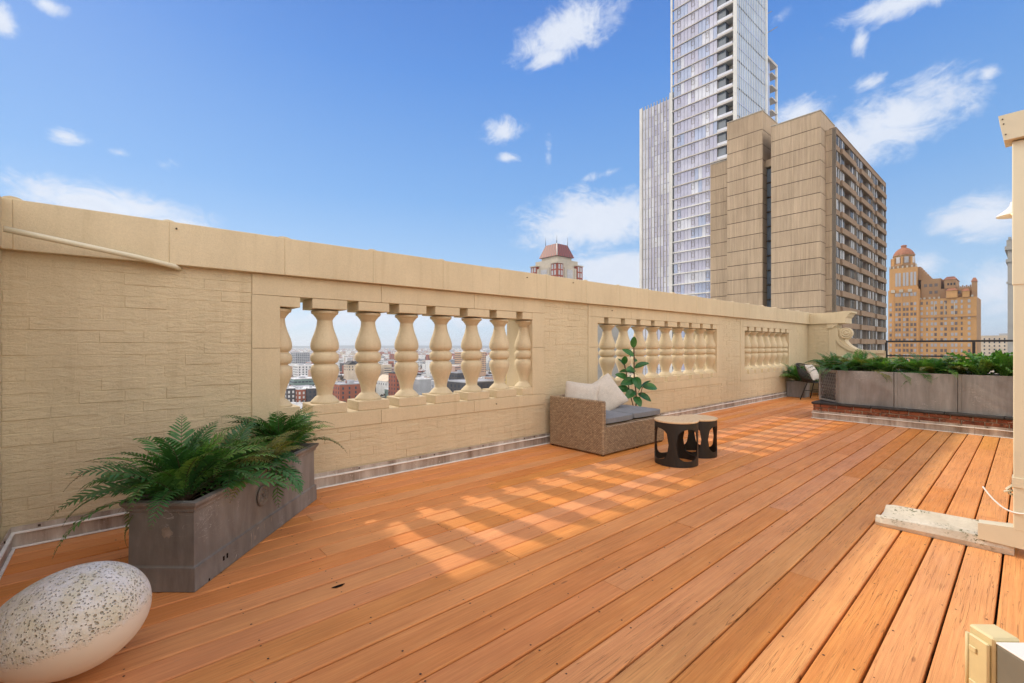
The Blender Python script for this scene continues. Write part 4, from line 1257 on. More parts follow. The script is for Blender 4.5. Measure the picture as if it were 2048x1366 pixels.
# black woven chair ------------------------------------------------------------------
ch = thing('cord_chair', 'black woven cord armchair with thin legs in the far corner', 'chair', (11.80, 3.24, 0), R(-96))
mb = MB()
for i in range(33):
    a_ = R(-100 + 200 * i / 32)
    c0 = Vector((-0.06 + 0.24 * -math.cos(a_), 0.27 * math.sin(a_), 0.40)); topz = 0.80 - 0.22 * (abs(a_) / R(100)) ** 2
    c1 = Vector((-0.10 - 0.34 * math.cos(a_) , 0.38 * math.sin(a_), topz))
    md = (c0 + c1) / 2 + Vector((-0.02 * math.cos(a_), 0, -0.03))
    mb.tube([c0, md, c1], 0.0085, 5)
mb.build('backrest', M_black, ch)
mb = MB()
mb.tube([(-0.10 - 0.34 * math.cos(R(a_)), 0.38 * math.sin(R(a_)), 0.80 - 0.22 * (abs(a_) / 100) ** 2) for a_ in range(-100, 101, 10)], 0.013, 7)
mb.build('back_rim', M_black, ch)
mb = MB()
mb.lathe([(0.385, 0.27), (0.395, 0.285), (0.41, 0.28), (0.40, 0.0)], 26); mb.build('seat', M_black, ch)
for (sx, sy) in ((1, 1), (1, -1), (-1, 1), (-1, -1)):
    mb = MB(); mb.tube([(0.17 * sx, 0.17 * sy, 0.39), (0.28 * sx, 0.25 * sy, 0.0)], 0.011, 7); mb.build('leg', M_black, ch)
mb = MB(); mb.tube([(0.22, 0.205, 0.21), (-0.22, 0.205, 0.21)], 0.007, 6); mb.tube([(0.22, -0.205, 0.21), (-0.22, -0.205, 0.21)], 0.007, 6); mb.build('stretcher', M_black, ch)
put('pillow', cushion('pillow', 0.40, 0.40, 0.13, M_linen, 0.3, seed=31, corner=0.1), (11.81, 3.37, 0.61), (R(62), R(0), R(-6)), 'cream pillow standing in the black woven chair', 'pillow')

# egg stone -----------------------------------------------------------------------------
mb = MB(); NU, NV = 64, 40
def eggp(u, v):
    th = PI * v / NV; ph = 2 * PI * u / NU
    r = 1 + 0.13 * math.cos(th) * 1
    x = math.cos(th); s_ = math.sin(th) * (1 + 0.16 * x)
    return Vector((x * 0.262, s_ * math.cos(ph) * 0.205, s_ * math.sin(ph) * 0.180))
V = []
for v in range(NV + 1):
    for u in range(NU): V.append(tuple(eggp(u, v)))
mb.v = V
for v in range(NV):
    for u in range(NU):
        a_, b_ = v * NU + u, v * NU + (u + 1) % NU
        mb.f.append((a_, b_, b_ + NU, a_ + NU)); mb.m.append(0); mb.sm.append(True)
egg = mb.build('egg_stone', M_egg, None, (-0.145, 2.335, 0.192)); egg.rotation_euler = (0, R(-15), R(-38))
tag(egg, 'large egg shaped stone ornament with a pitted white top on the deck', 'egg ornament')

# splash block and downspout --------------------------------------------------------------
sb = MB()
prof = [(-0.165, 0), (0.165, 0), (0.175, 0.03), (0.165, 0.075), (0.135, 0.082), (0.105, 0.060), (0.06, 0.038), (0, 0.034), (-0.06, 0.038), (-0.105, 0.060), (-0.135, 0.082), (-0.165, 0.075), (-0.175, 0.03)]
N = 14
ring0 = None
for i in range(N + 1):
    t = i / N; y = 0.10 + 0.64 * t
    w = 1.0 + 0.12 * t
    hgt = 1.12 - 0.35 * t
    e = 0.93 if i in (0, N) else 1.0
    ring = [((px_ * w * e), y + (0.006 if i == 0 else -0.006 if i == N else 0), pz * hgt * (e if pz > 0.02 else 1)) for px_, pz in prof]
    if ring0:
        for k in range(len(prof)):
            j = (k + 1) % len(prof); sb.face([ring0[k], ring0[j], ring[j], ring[k]][::-1])
    else: sb.face(ring)
    ring0 = ring
sb.face(ring0[::-1])
# raised back at the downspout end
o = sb.build('splash_block', M_splash, None, (4.035, 0.0, 0.001)); tag(o, 'pale mossy concrete splash block on the deck under the downspout', 'splash block')
bk = MB(); bk.tube([(-0.165, 0.135, 0.07), (-0.10, 0.125, 0.085), (0.10, 0.125, 0.085), (0.165, 0.135, 0.07)], 0.030, 8)
bk.build('raised_end', M_splash, o)

ds = thing('downspout', 'cream rectangular metal downspout standing at the right edge over the splash block', 'downspout', (0, 0, 0))
mb = MB(); mb.cbox(3.85, 3.935, -0.02, 0.109, 0.155, 1.55, 0.004); mb.build('lower_pipe', M_cream, ds)
mb = MB(); mb.cbox(3.846, 3.939, -0.024, 0.113, 1.545, 2.36, 0.004); mb.build('upper_pipe', M_cream, ds)
mb = MB(); mb.cbox(3.844, 3.941, -0.026, 0.1145, 0.40, 0.455, 0.001); mb.build('strap', M_cream, ds)
mb = MB()
P = [(0.109, 0.17), (0.25, 0.155), (0.25, 0.062), (-0.02, 0.055), (-0.02, 0.17)]
mb.prism([(y, z) for y, z in P][::-1], 3.851, 3.934, 0, Mp)
mb.build('elbow', M_cream, ds)
mb = MB(); mb.face([(3.86, 0.2505, 0.07), (3.925, 0.2505, 0.07), (3.925, 0.2505, 0.147), (3.86, 0.2505, 0.147)]); mb.build('outlet', M_dark, ds)
gt = thing('gutter', 'cream box gutter end above the downspout at the upper right corner', 'gutter')
mb = MB()
poly = [(3.80, 2.50), (3.80, 2.49), (3.83, 2.34), (3.95, 2.34), (3.96, 2.50)]
Mg = Matrix(((1, 0, 0, 0), (0, 0, 1, 0), (0, 1, 0, 0), (0, 0, 0, 1)))
pl_ = [(3.79, 2.505), (3.805, 2.365), (3.95, 2.365), (3.96, 2.505)]
v0 = [(x, 0.165 - (2.505 - z) * 0.16, z) for x, z in pl_]; v1 = [(x, -3.0, z) for x, z in pl_]
for k in range(4):
    j = (k + 1) % 4; mb.face([v0[k], v0[j], v1[j], v1[k]])
mb.face(v0[::-1]); mb.face(v1)
mb.build('trough', M_cream, gt)
mb = MB()
for z in (2.49, 2.46, 2.40):
    mb.lathe([(0, 0.004), (0.003, 0.003)], 6, cx=0, cy=0)
mb = MB()
for (z, y) in ((2.482, 0.150), (2.455, 0.146), (2.395, 0.138)):
    mb.box(3.7925 + (2.505 - z) * 0.107 - 0.006, 3.7925 + (2.505 - z) * 0.107 + 0.002, y - 0.005, y + 0.001, z - 0.003, z + 0.003)
mb.build('rivet', M_screw, gt)
# house wall the downspout is fixed to
hs = thing('rooftop_house', 'cream sided rooftop house behind the downspout at the right edge', 'house')
mb = MB(); mb.box(3.96, 8.2, -2.95, 0.035, 0.0, 2.52); mb.build('wall', M_cream, hs)
mb = MB(); mb.cbox(4.0, 8.3, -3.0, -0.10, 2.521, 2.60, 0.01); mb.build('roof', M_cream, hs)
mb = MB(); mb.box(3.945, 3.959, -2.95, 0.03, 0.003, 0.09); mb.build('base_flashing', M_flash, hs)
# wall lamp
lamp = thing('wall_lamp', 'small white shaded wall lamp peeping out beside the downspout', 'lamp', (5.0, 0.13, 2.16))
mb = MB(); mb.lathe([(0.0, 0.10), (0.01, 0.098), (0.05, 0.05), (0.075, 0.03), (0.10, 0.026)], 24, cap=False); mb.lathe([(0.002, 0.096), (0.05, 0.046), (0.075, 0.026)], 24, cap=False); mb.build('lamp_shade', M_whitep, lamp)
mb = MB(); mb.tube([(0, 0, 0.10), (0, 0, 0.16), (0, -0.05, 0.19), (0, -0.094, 0.17)], 0.01, 8); mb.build('arm', M_black, lamp)
bulb = bpy.data.materials.new('warm_bulb'); bulb.use_nodes = True
bb = bulb.node_tree.nodes['Principled BSDF']; bb.inputs['Emission Color'].default_value = (1, 0.65, 0.3, 1); bb.inputs['Emission Strength'].default_value = 1.5
mb = MB(); mb.lathe([(0.0, 0.012), (0.015, 0.024), (0.04, 0.022), (0.06, 0.012)], 12); mb.build('bulb', bulb, lamp)
# stub and cable by the spout
cb_ = MB(); cb_.tube(catmull([(3.95, 0.235, 0.352), (3.90, 0.19, 0.30), (3.86, 0.135, 0.262), (3.835, 0.07, 0.262), (3.83, 0.0, 0.31), (3.83, -0.06, 0.38)], 5), 0.0045, 6)
tag(cb_.build('cable', M_whitep), 'thin white cable looping past the downspout above the splash block', 'cable')
cl_ = MB(); cl_.tube([(3.90, 0.112, 0.40), (3.89, 0.135, 0.375), (3.89, 0.125, 0.35), (3.90, 0.112, 0.345)], 0.007, 6); cl_.tube([(3.90, 0.11, 0.37), (3.88, 0.145, 0.36)], 0.006, 6)
tag(cl_.build('cable_clip', M_cream), 'small cream cable clip on the side of the downspout', 'clip')

# outlet box on a grey post in the near right corner -----------------------------------------
ob = thing('outlet_box', 'weathered cream plastic outlet box on a grey post in the near right corner', 'outlet box', (2.15, 0.125, 0), R(-42))
mb = MB(); mb.cbox(-0.035, 0.05, -0.20, -0.072, 0.001, 0.27, 0.004); mb.build('post', simple('grey_post', (0.20, 0.19, 0.15), 0.7), ob)
mb = MB(); mb.cbox(-0.037, 0.052, -0.202, -0.072, 0.271, 0.277, 0.002); mb.build('post_cap', M_whitep, ob)
pc = simple('yellowed_plastic', (0.68, 0.58, 0.32), 0.45, 0.4, 0, 0.12, 8)
mb = MB(); mb.cbox(-0.04, 0.045, -0.070, 0.012, 0.04, 0.285, 0.006); mb.build('box_body', pc, ob)
mb = MB(); mb.cbox(-0.052, -0.041, -0.064, 0.0, 0.045, 0.262, 0.004); mb.build('cover', pc, ob)
mb = MB(); mb.tube([(-0.05, 0.003, 0.05), (-0.05, 0.003, 0.26)], 0.006, 8); mb.build('hinge', pc, ob)
for z in (0.10, 0.21):
    mb = MB(); mb.cbox(-0.057, -0.0525, -0.030, -0.006, z, z + 0.018, 0.002); mb.build('latch', pc, ob)
# bits lying on the deck
gs = MB()
gs.tube(catmull([(0.32, 1.66, 0.004), (0.37, 1.64, 0.009), (0.425, 1.60, 0.005)], 5), 0.0011, 5)
gs.tube(catmull([(0.36, 1.86, 0.004), (0.38, 1.78, 0.010), (0.40, 1.70, 0.004)], 5), 0.0011, 5)
tag(gs.build('grass_straw', simple('dry_straw', (0.62, 0.42, 0.18), 0.7)), 'dry yellow straws lying on the deck boards near the egg stone', 'straw')

# ================================================================== CITY
GZ = -52.0
def citymat(name, col, rough=0.8, var=0.15, scale=0.15): return simple(name, col, rough, 0.2, 0, var, scale)
def ground_mat():
    m = NT('city_ground', 0.9, 0.1)
    w = m.co('World')
    a = m.noise(w, 0.012, 8, 0.7)
    c = m.ramp(a, [(0.35, (0.085, 0.08, 0.075)), (0.5, (0.17, 0.155, 0.14)), (0.65, (0.12, 0.12, 0.095))])
    b_ = m.vor(w, 0.02, 'F1', 'Color')
    return m.done(m.mix(0.25, c, b_))
gm = MB(); gm.face([(-12000, -12000, GZ), (12000, -12000, GZ), (12000, 12000, GZ), (-12000, 12000, GZ)])
tag(gm.build('ground', ground_mat()), kind='structure')

def conc_mat():
    m = NT('ribbed_tan_concrete', 0.85, 0.15)
    sp_ = m.t.nodes.new('ShaderNodeSeparateXYZ'); m.L(m.tc.outputs['Object'], sp_.inputs[0])
    cb2 = m.t.nodes.new('ShaderNodeCombineXYZ')
    m.L(m.math('ADD', sp_.outputs[0], sp_.outputs[1]), cb2.inputs[0]); m.L(m.math('MULTIPLY', sp_.outputs[2], 0.035), cb2.inputs[1])
    rib = m.noise(cb2.outputs[0], 2.6, 5, 0.7)
    c = m.mix(1.0, (0.50, 0.385, 0.27), m.ramp(rib, [(0.28, 0.80), (0.72, 1.16)]), 'MULTIPLY')
    big = m.noise(m.co('Object', (1, 1, 0.5)), 0.16, 4, 0.6)
    c = m.mix(1.0, c, m.ramp(big, [(0.3, (0.88, 0.86, 0.84)), (0.7, (1.08, 1.08, 1.08))]), 'MULTIPLY')
    r = m.rand()
    c = m.hsv(c, None, None, m.math('ADD', m.math('MULTIPLY', r, 0.10), 0.95))
    return m.done(c, None, m.bump(rib, 0.5, 0.3))
M_conc = conc_mat()
M_conc2 = citymat('brown_concrete', (0.30, 0.205, 0.135), 0.85, 0.15, 0.5)
M_joint = citymat('dark_joint', (0.10, 0.075, 0.055))
def glassm(name, col, rough=0.12, spec=0.8):
    m = NT(name, rough, spec)
    c = m.mix(1.0, col, m.ramp(m.noise(m.co('Object'), 0.25, 4, 0.6), [(0.35, 0.88), (0.65, 1.1)]), 'MULTIPLY')
    return m.done(c)
M_gdark = glassm('dark_glass', (0.025, 0.03, 0.038), 0.1)
M_gmid = glassm('grey_glass', (0.16, 0.20, 0.25), 0.12)
M_curt = citymat('white_curtain', (0.62, 0.64, 0.66), 0.7, 0.1, 3)
M_wframe = citymat('grey_frame', (0.30, 0.26, 0.22))
M_lav = [glassm('lavender_glass%d' % i, c, 0.08, 0.6) for i, c in enumerate([(0.50, 0.51, 0.66), (0.56, 0.57, 0.70), (0.68, 0.71, 0.80), (0.42, 0.50, 0.70)])]
M_blue = glassm('sky_blue_glass', (0.36, 0.50, 0.72), 0.1, 0.6)
M_band = citymat('pale_band', (0.56, 0.53, 0.49))
M_bandw = citymat('white_band', (0.76, 0.76, 0.73))
M_stone = citymat('limestone_trim', (0.50, 0.45, 0.37))

# ---- tan concrete apartment slab, local frame at its near window corner --------------------
ap = thing('apartment_tower', 'tan ribbed concrete apartment tower with rows of balconies at its right side', 'building', (97.6, 24.2, 0), R(0.7))
TOPZ = 40.4; FH = 2.9
def panels(x0, x1, y0, y1, ztop, zbot, first, nm, face='x', split=None):
    """blank slab: a dark core with one proud ribbed panel per floor"""
    mb = MB(); mb.box(x0 + 0.06, x1 - 0.06, y0 + 0.06, y1 - 0.06, GZ, ztop - 0.05); mb.build('core', M_joint, ap)
    z1 = ztop; z0 = ztop - first
    while z1 > zbot:
        ys = [y0, y1] if not split else [y0, y0 + (y1 - y0) * split, y1]
        zz = max(z0, zbot)
        for k in range(len(ys) - 1):
            mb = MB()
            mb.box(x0, x0 + 0.058, ys[k] + (0.0 if k == 0 else 0.02), ys[k + 1] - (0.0 if k == len(ys) - 2 else 0.02), zz + 0.06, z1 - 0.06)
            mb.build('panel', M_conc, ap)
        mb = MB(); mb.box(x0 + 0.0585, x1, y0, y0 + 0.058, zz + 0.06, z1 - 0.06); mb.build('panel', M_conc, ap)
        z1 = zz; z0 = z1 - FH
    mb = MB(); mb.box(x0 - 0.05, x1 + 0.05, y0 - 0.05, y1 + 0.05, ztop, ztop + 0.15); mb.build('parapet_cap', M_stone, ap)
panels(-2.9, 6.0, 1.6, 9.7, 43.1, -10, 2.95, 'a', split=0.58)
panels(-1.8, 9.0, 11.65, 18.5, 47.3, -10, 3.6, 'b', split=0.42)
panels(1.2, 9.0, 18.56, 23.4, 40.9, -10, 2.9, 'c')
# glazed slot between the two slabs
mb = MB(); mb.box(-0.2, 9, 9.705, 11.64, 36.6, 38.0); mb.build('slot_lintel', M_conc, ap)
z = 36.5
while z > -8:
    mb = MB(); mb.box(0.5, 0.6, 9.72, 10.6, z - 2.75, z - 0.12); mb.build('slot_window', M_gdark, ap)
    mb = MB(); mb.box(0.45, 0.6, 10.62, 11.62, z - 2.75, z - 0.12); mb.build('slot_window', M_gmid, ap)
    mb = MB(); mb.box(0.2, 0.7, 9.71, 11.64, z - 0.11, z); mb.build('slot_spandrel', M_joint, ap)
    z -= FH
# block with the windows: face towards -Y at y=0
LX = 43.0
mb = MB(); mb.box(2.2, LX, 0.95, 20, GZ, TOPZ - 0.2); mb.build('core', M_conc2, ap)
mb = MB(); mb.box(0.05, 2.19, 0.2, 1.6, GZ, TOPZ - 0.1); mb.build('core', M_joint, ap)
z1 = TOPZ; z0 = TOPZ - 1.0
while z1 > -10:
    mb = MB(); mb.box(0.0, 0.048, 0.0, 1.59, z0 + 0.05, z1 - 0.04); mb.build('panel', M_conc, ap)
    z1 = z0; z0 = z1 - FH
mb = MB(); mb.box(-0.02, LX + 0.05, -0.04, 1.0, TOPZ + 0.001, TOPZ + 0.12); mb.build('parapet_cap', M_conc2, ap)
# window templates
def window_mesh(w, h, variant, rg):
    mb = MB()
    mb.box(0, w, 0.10, 0.16, 0, h, 0)
    k = 2 if w < 1.9 else 3
    for i in range(k):
        a = w * i / k + 0.05; b_ = w * (i + 1) / k - 0.05
        mi = 1 if rg.random() < 0.62 else 2
        mb.box(a, b_, 0.06, 0.0999, 0.08, h - 0.08, 1)
        if rg.random() < 0.45: mb.box(a + 0.06, a + (b_ - a) * rg.uniform(0.35, 0.8), 0.03, 0.0595, 0.1, h - 0.1, 2)
    for i in range(k + 1):
        x = min(max(w * i / k, 0.035), w - 0.035); mb.box(x - 0.035, x + 0.035, 0.0, 0.0295, 0, h, 0)
    mb.box(0.036, w - 0.036, 0.0, 0.029, -0.06, 0.0, 0)
    return mb.mesh('window', [M_wframe, M_gdark, M_curt])
rgw = random.Random(5)
WIN = {w: [window_mesh(w, 1.9, i, rgw) for i in range(5)] for w in (2.3, 2.9, 2.0)}
mod_l = LX / 3
band_me = {}
z = TOPZ
fl_i = 0
while z > -14:
    zt = z - 1.0 if fl_i == 0 else z
    # spandrel band for this floor in separate panels, windows beneath it
    for m_ in range(3):
        x0 = m_ * mod_l + 0.06
        lay = [('w', 0.3, 2.3), ('w', 3.1, 2.9), ('b', 6.2, 3.6), ('w', 10.5, 2.9)]
        top = z - 1.0
        # spandrel panels above this window row
        for (a, b_) in ((0.0, 2.85), (2.9, 13.9 if fl_i == 0 else 2.9), (13.9, mod_l - 0.05)):
            if b_ - a < 0.1: continue
            mb = MB(); mb.box(x0 + a, x0 + min(b_, mod_l - 0.07) - 0.03, 0.0, 0.5, z - 0.98, z - 0.03); mb.build('spandrel_panel', M_conc2, ap)
        for (kind, a, w) in lay:
            if kind == 'w':
                o = link('window', rgw.choice(WIN[2.3 if w == 2.3 else 2.9]), ap, (x0 + a, 0.06, z - 2.9))
            else:
                mb = MB(); mb.box(x0 + a, x0 + a + w, 0.9, 0.949, z - 2.9, z - 1.0); mb.build('recess_wall', M_joint, ap)
                for xx in (x0 + a - 0.25, x0 + a + w + 0.02):
                    mb = MB(); mb.box(xx, xx + 0.22, 0.15, 0.89, z - 2.9, z - 1.0); mb.build('pier', M_wframe, ap)
        # projecting balcony front across the bay, under this row
        if z - FH > -12:
            for (a, b_) in ((3.0, 8.0), (8.06, 13.4)):
                mb = MB(); mb.box(x0 + a, x0 + b_, -0.30, -0.20, z - FH - 1.0 - 0.05, z - FH - 0.05); mb.build('balcony_front', M_conc2, ap)
            mb = MB(); mb.box(x0 + 3.0, x0 + 13.4, -0.195, 0.6, z - FH - 1.1, z - FH - 0.95)
            mb.build('balcony_slab', M_conc2, ap)
            mb = MB(); mb.box(x0 + 3.0, x0 + 3.12, -0.19, -0.005, z - FH - 0.94, z - FH - 0.06); mb.build('balcony_side', M_conc2, ap)
    for a in (1, 2, 3):
        pass
    z -= FH; fl_i += 1
for m_ in range(4):
    mb = MB(); xx = min(max(m_ * mod_l, 0.02), LX - 0.1); mb.box(xx - 0.02, xx + 0.07, -0.03, 0.6, -14, TOPZ - 0.01); mb.build('fin', M_wframe, ap)
# roof tank and mast
mb = MB(); mb.lathe([(43.3, 1.4), (44.4, 1.2), (45.0, 0.6)], 16, cx=2.0, cy=5.0); mb.build('roof_tank', M_stone, ap)
mb = MB(); mb.box(1.0, 2.6, 7.9, 9.3, 43.26, 44.2); mb.build('roof_unit', M_band, ap)

# ---- pale glass skyscraper ------------------------------------------------------------------
gt_ = thing('glass_skyscraper', 'very tall pale glass skyscraper with stacked balconies behind the tan concrete tower', 'building')
X0, Y0, Y1, YB_ = 119.4, 51.25, 68.6, 55.9
mb = MB(); mb.box(X0 + 0.5, 139.2, Y0 + 2.6, Y1 - 0.1, GZ, 135); mb.build('core', M_gmid, gt_)
mb = MB(); mb.box(X0 + 2.6, 139.2, Y0 + 0.5, Y0 + 2.59, GZ, 135); mb.build('core', M_gmid, gt_)
rg3 = random.Random(9)
def pane_band(xf, ya, yb, z0, z1, n, par, nm='window_band', vents=True):
    mb = MB(); w = (yb - ya) / n; tint = rg3.randrange(4)
    for i in range(n):
        if rg3.random() < 0.45: tint = rg3.choice((0, 0, 1, 1, 2, 3))
        mb.box(xf + rg3.uniform(0, 0.02), xf + 0.2, ya + i * w + 0.04, ya + (i + 1) * w - 0.04, z0, z1, tint)
        if vents and i in (2, 6, 10):
            a = ya + i * w + 0.12; b_ = ya + (i + 1) * w - 0.12; zt = z1 - 0.35; zb = z1 - 1.9
            for (p, q, r_, s_) in ((a, a + 0.06, zb, zt), (b_ - 0.06, b_, zb, zt), (a + 0.061, b_ - 0.061, zb, zb + 0.08), (a + 0.061, b_ - 0.061, zt - 0.08, zt), (a + 0.061, b_ - 0.061, zt - 0.5, zt - 0.44)):
                mb.box(xf - 0.05, xf - 0.005, p, q, r_, s_, 4)
    mb.box(xf + 0.05, xf + 0.25, ya, yb, z0, z0 + 0.02, 4)
    return tag(mb.build(nm, M_lav + [M_wframe], par), kind='stuff')
zf_ = [-30.0]
while zf_[-1] < 41: zf_.append(zf_[-1] + 3.02)
while zf_[-1] < 128: zf_.append(zf_[-1] + 3.58)
for i in range(len(zf_) - 1):
    z0, z1 = zf_[i], zf_[i + 1]
    hi = z1 > 98
    pane_band(X0, (Y0 + 0.6) if hi else YB_, Y1 - 0.4, z0 + 0.36, z1 - 0.02, 16 if hi else 12, gt_)
    mb = MB(); mb.box(X0 - 0.28, X0 + 0.3, Y0 + 0.02 if not hi else Y0 + 0.4, Y1, z0, z0 + 0.16); mb.box(X0 - 0.15, X0 + 0.3, Y0 + 0.6 if hi else YB_, Y1, z0 + 0.17, z0 + 0.345); tag(mb.build('floor_band', M_bandw if z0 < 41 else M_band, gt_))
    if not hi:
        mb = MB(); mb.box(X0 - 0.2, X0 + 2.55, Y0 + 0.4, YB_ - 0.05, z0 + 0.161, z0 + 0.5); mb.build('balcony_slab', M_band, gt_)
        mb = MB(); mb.box(X0 - 0.12, X0 - 0.06, Y0 + 0.62, YB_ - 0.1, z0 + 0.52, z0 + 1.15); mb.build('balcony_glass', M_lav[2], gt_)
        mb = MB(); mb.box(X0 + 2.3, X0 + 2.4, Y0 + 0.62, YB_ - 0.6, z0 + 1.5, z0 + 2.7); mb.build('balcony_window', M_gdark, gt_)
        mb = MB(); mb.box(X0 + 2.41, X0 + 2.5, Y0 + 0.5, YB_ - 0.05, z0 + 0.5, z1); mb.build('balcony_wall', M_stone, gt_)
        mb = MB(); mb.box(X0 + 0.3, X0 + 2.59, YB_ - 0.04, YB_, z0 + 0.5, z1); mb.build('balcony_side', M_stone, gt_)
mb = MB(); mb.box(X0 - 0.3, X0 + 0.1, Y1 + 0.001, Y1 + 0.5, GZ, 135); mb.build('edge_fin', M_bandw, gt_)
mb = MB(); mb.box(X0 - 0.3, X0 + 0.5, Y0 - 0.35, Y0 + 0.38, GZ, 135); mb.build('edge_fin', M_bandw, gt_)
# right hand face with close vertical fins
n = 17
for i in range(n):
    x = X0 + 0.9 + i * (139.2 - X0 - 1.3) / n
    mb = MB(); mb.box(x, x + 0.2, Y0 - 0.02, Y0 + 0.1, GZ, 135); mb.build('fin', M_bandw, gt_)
for i in range(len(zf_) - 1):
    z0, z1 = zf_[i], zf_[i + 1]
    mb = MB(); mb.box(X0 + 0.52, 139.0, Y0 + 0.11, Y0 + 0.4, z0 + 0.5, z1 - 0.02); mb.build('window_band', M_blue, gt_)
    if i % 2 == 0:
        mb = MB(); mb.box(X0 + 0.52, 139.0, Y0 + 0.0, Y0 + 0.109, z0, z0 + 0.4); mb.build('floor_band', M_lav[3], gt_)
mb = MB(); mb.box(138.9, 139.6, Y0 - 0.35, Y0 + 0.6, GZ, 135); mb.build('edge_fin', M_bandw, gt_)
# lower wing to the left
pane_z = -30
mb = MB(); mb.box(X0 + 2.1, 135, 69.8, 79.6, GZ, 73.0); mb.build('core', M_gmid, gt_)
z = -30.0
while z < 71:
    z1 = min(z + 3.02, 73)
    mb = MB(); w = 9.0 / 9
    for i in range(9):
        ti = 2 if i > 6 else rg3.choice((0, 1, 2))
        mb.box(X0 + 1.55, X0 + 1.8, 70.4 + i * w + 0.09, 70.4 + (i + 1) * w - 0.09, z + 0.12, z1 - 0.02, ti)
        if i in (1, 4): mb.box(X0 + 1.5, X0 + 1.549, 70.4 + i * w + 0.1, 70.4 + (i + 1) * w - 0.1, z + 1.4, z + 1.5, 4)
    mb.box(X0 + 1.7, X0 + 2.0, 70.4, 79.4, z, z + 0.12, 3)
    tag(mb.build('window_band', M_lav + [M_wframe], gt_), kind='stuff')
    z = z1
for i in range(10):
    mb = MB(); y = 70.4 + i * 1.0; mb.box(X0 + 1.3, X0 + 1.6, y - 0.07, y + 0.07, GZ, 73.6); mb.build('mullion', M_band, gt_)
mb = MB(); mb.box(X0 + 1.2, X0 + 2.0, 69.3, 70.32, GZ, 74.2); mb.build('edge_fin', M_bandw, gt_)
mb = MB(); mb.box(X0 + 1.2, X0 + 2.0, 79.5, 80.3, GZ, 73.4); mb.build('edge_fin', M_bandw, gt_)
# stepped block at the right edge with its own balconies
mb = MB(); mb.box(139.65, 143.2, Y0 + 0.4, 66, GZ, 83.2); mb.build('core', M_lav[3], gt_)
mb = MB(); mb.box(143.25, 147.2, Y0 + 2.5, 66, GZ, 83.2); mb.build('core', M_bandw, gt_)
mb = MB(); mb.box(139.65, 147.6, Y0 - 0.2, Y0 + 2.4, 83.25, 84.0); mb.build('roof_edge', M_band, gt_)
z = 80.0
while z > 20:
    mb = MB(); mb.box(143.25, 147.2, Y0 - 0.2, Y0 + 2.45, z, z + 0.35); mb.build('balcony_slab', M_band, gt_); z -= 3.58
mb = MB(); mb.box(146.9, 147.6, Y0 - 0.2, Y0 + 0.3, GZ, 83.2); mb.build('edge_fin', M_bandw, gt_)
mb = MB()
mb.tube([(139.7, 52.0, 95.5), (145.5, 52.0, 99.5)], 0.1, 5); mb.build('mast', M_wframe, gt_)
mb = MB(); mb.tube([(140.5, 52.0, 90.5), (150.0, 52.0, 97.0)], 0.1, 5); mb.build('mast', M_wframe, gt_)

# ---- orange brick hotel with tiled dome --------------------------------------------------------
M_ob = citymat('orange_brick', (0.56, 0.315, 0.13), 0.85, 0.14, 0.08)
M_ob2 = citymat('brown_brick', (0.36, 0.22, 0.12), 0.85, 0.15, 0.08)
M_terr = citymat('terracotta_tile', (0.34, 0.15, 0.09), 0.8, 0.2, 0.4)
M_hwin = glassm('hotel_window', (0.42, 0.42, 0.44), 0.25, 0.5)
M_hwin2 = glassm('hotel_dark_window', (0.16, 0.13, 0.12), 0.25, 0.5)
ho = thing('grand_hotel', 'ornate orange brick hotel tower with a terracotta dome beyond the railing', 'building', (391, 25.9, 0))
def hz(y, px=1865):
    w = 391 / (.653 + (px - 1024) / 915 * .757)
    return 1.2 + (692 - y) / 915 * w
def hb(nm, y0, y1, z0, z1, x0=0.0, x1=30, m_=None):
    mb = MB(); mb.box(x0, x1, y0, y1, z0, z1); return mb.build(nm, m_ or M_ob, ho)
# y measured from the right-hand edge: width 41.4 m
hb('wall', 0, 25.6, GZ, 31.0)
hb('wall', 25.62, 41.4, GZ, 38.0, -1.5)
hb('side_wall', -0.04, -0.001, GZ, 30.8, 0.5, 29, M_ob2)
hb('setback', 1.5, 16.0, 31.01, 37.2, 2.0, 28, M_ob2)
hb('setback', 9.2, 14.2, 37.21, 42.6, 1.0, 20, M_ob2)
hb('setback', 16.02, 25.4, 31.01, 44.0, 2.5, 28, M_ob2)
hb('setback', 27.0, 41.0, 38.01, 52.5, -0.4, 22)
hb('setback', 29.0, 40.2, 52.51, 54.5, 0.6, 20, M_ob2)
for i in range(6): hb('step', 20.8 + i * 1.02, 21.8 + i * 1.02, 44.01, 45.2 + i * 1.5, 3.0 + i * 0.1, 14, M_ob2)
for i in range(9): hb('merlon', 1.6 + i * 0.85, 2.2 + i * 0.85, 37.21, 38.0 + 0.5 * (i % 2), 2.0, 3.2, M_ob2)
for y in (27.0, 29.2, 31.5, 33.8, 36.1, 38.4, 40.2): hb('merlon', y, y + 0.8, 52.51, 53.9, -0.45, 0.55, M_stone)
for y in (1.4, 4.0, 9.2, 12.5, 16.2, 18.4, 20.5, 23.0, 25.0): hb('merlon', y, y + 0.9, 31.01, 32.2, -0.4, 0.8, M_stone)
hb('pavilion', 8.2, 13.2, 31.02, 35.4, -1.2, 1.9); hb('pavilion', 3.0, 6.0, 31.02, 34.6, -1.0, 1.9)
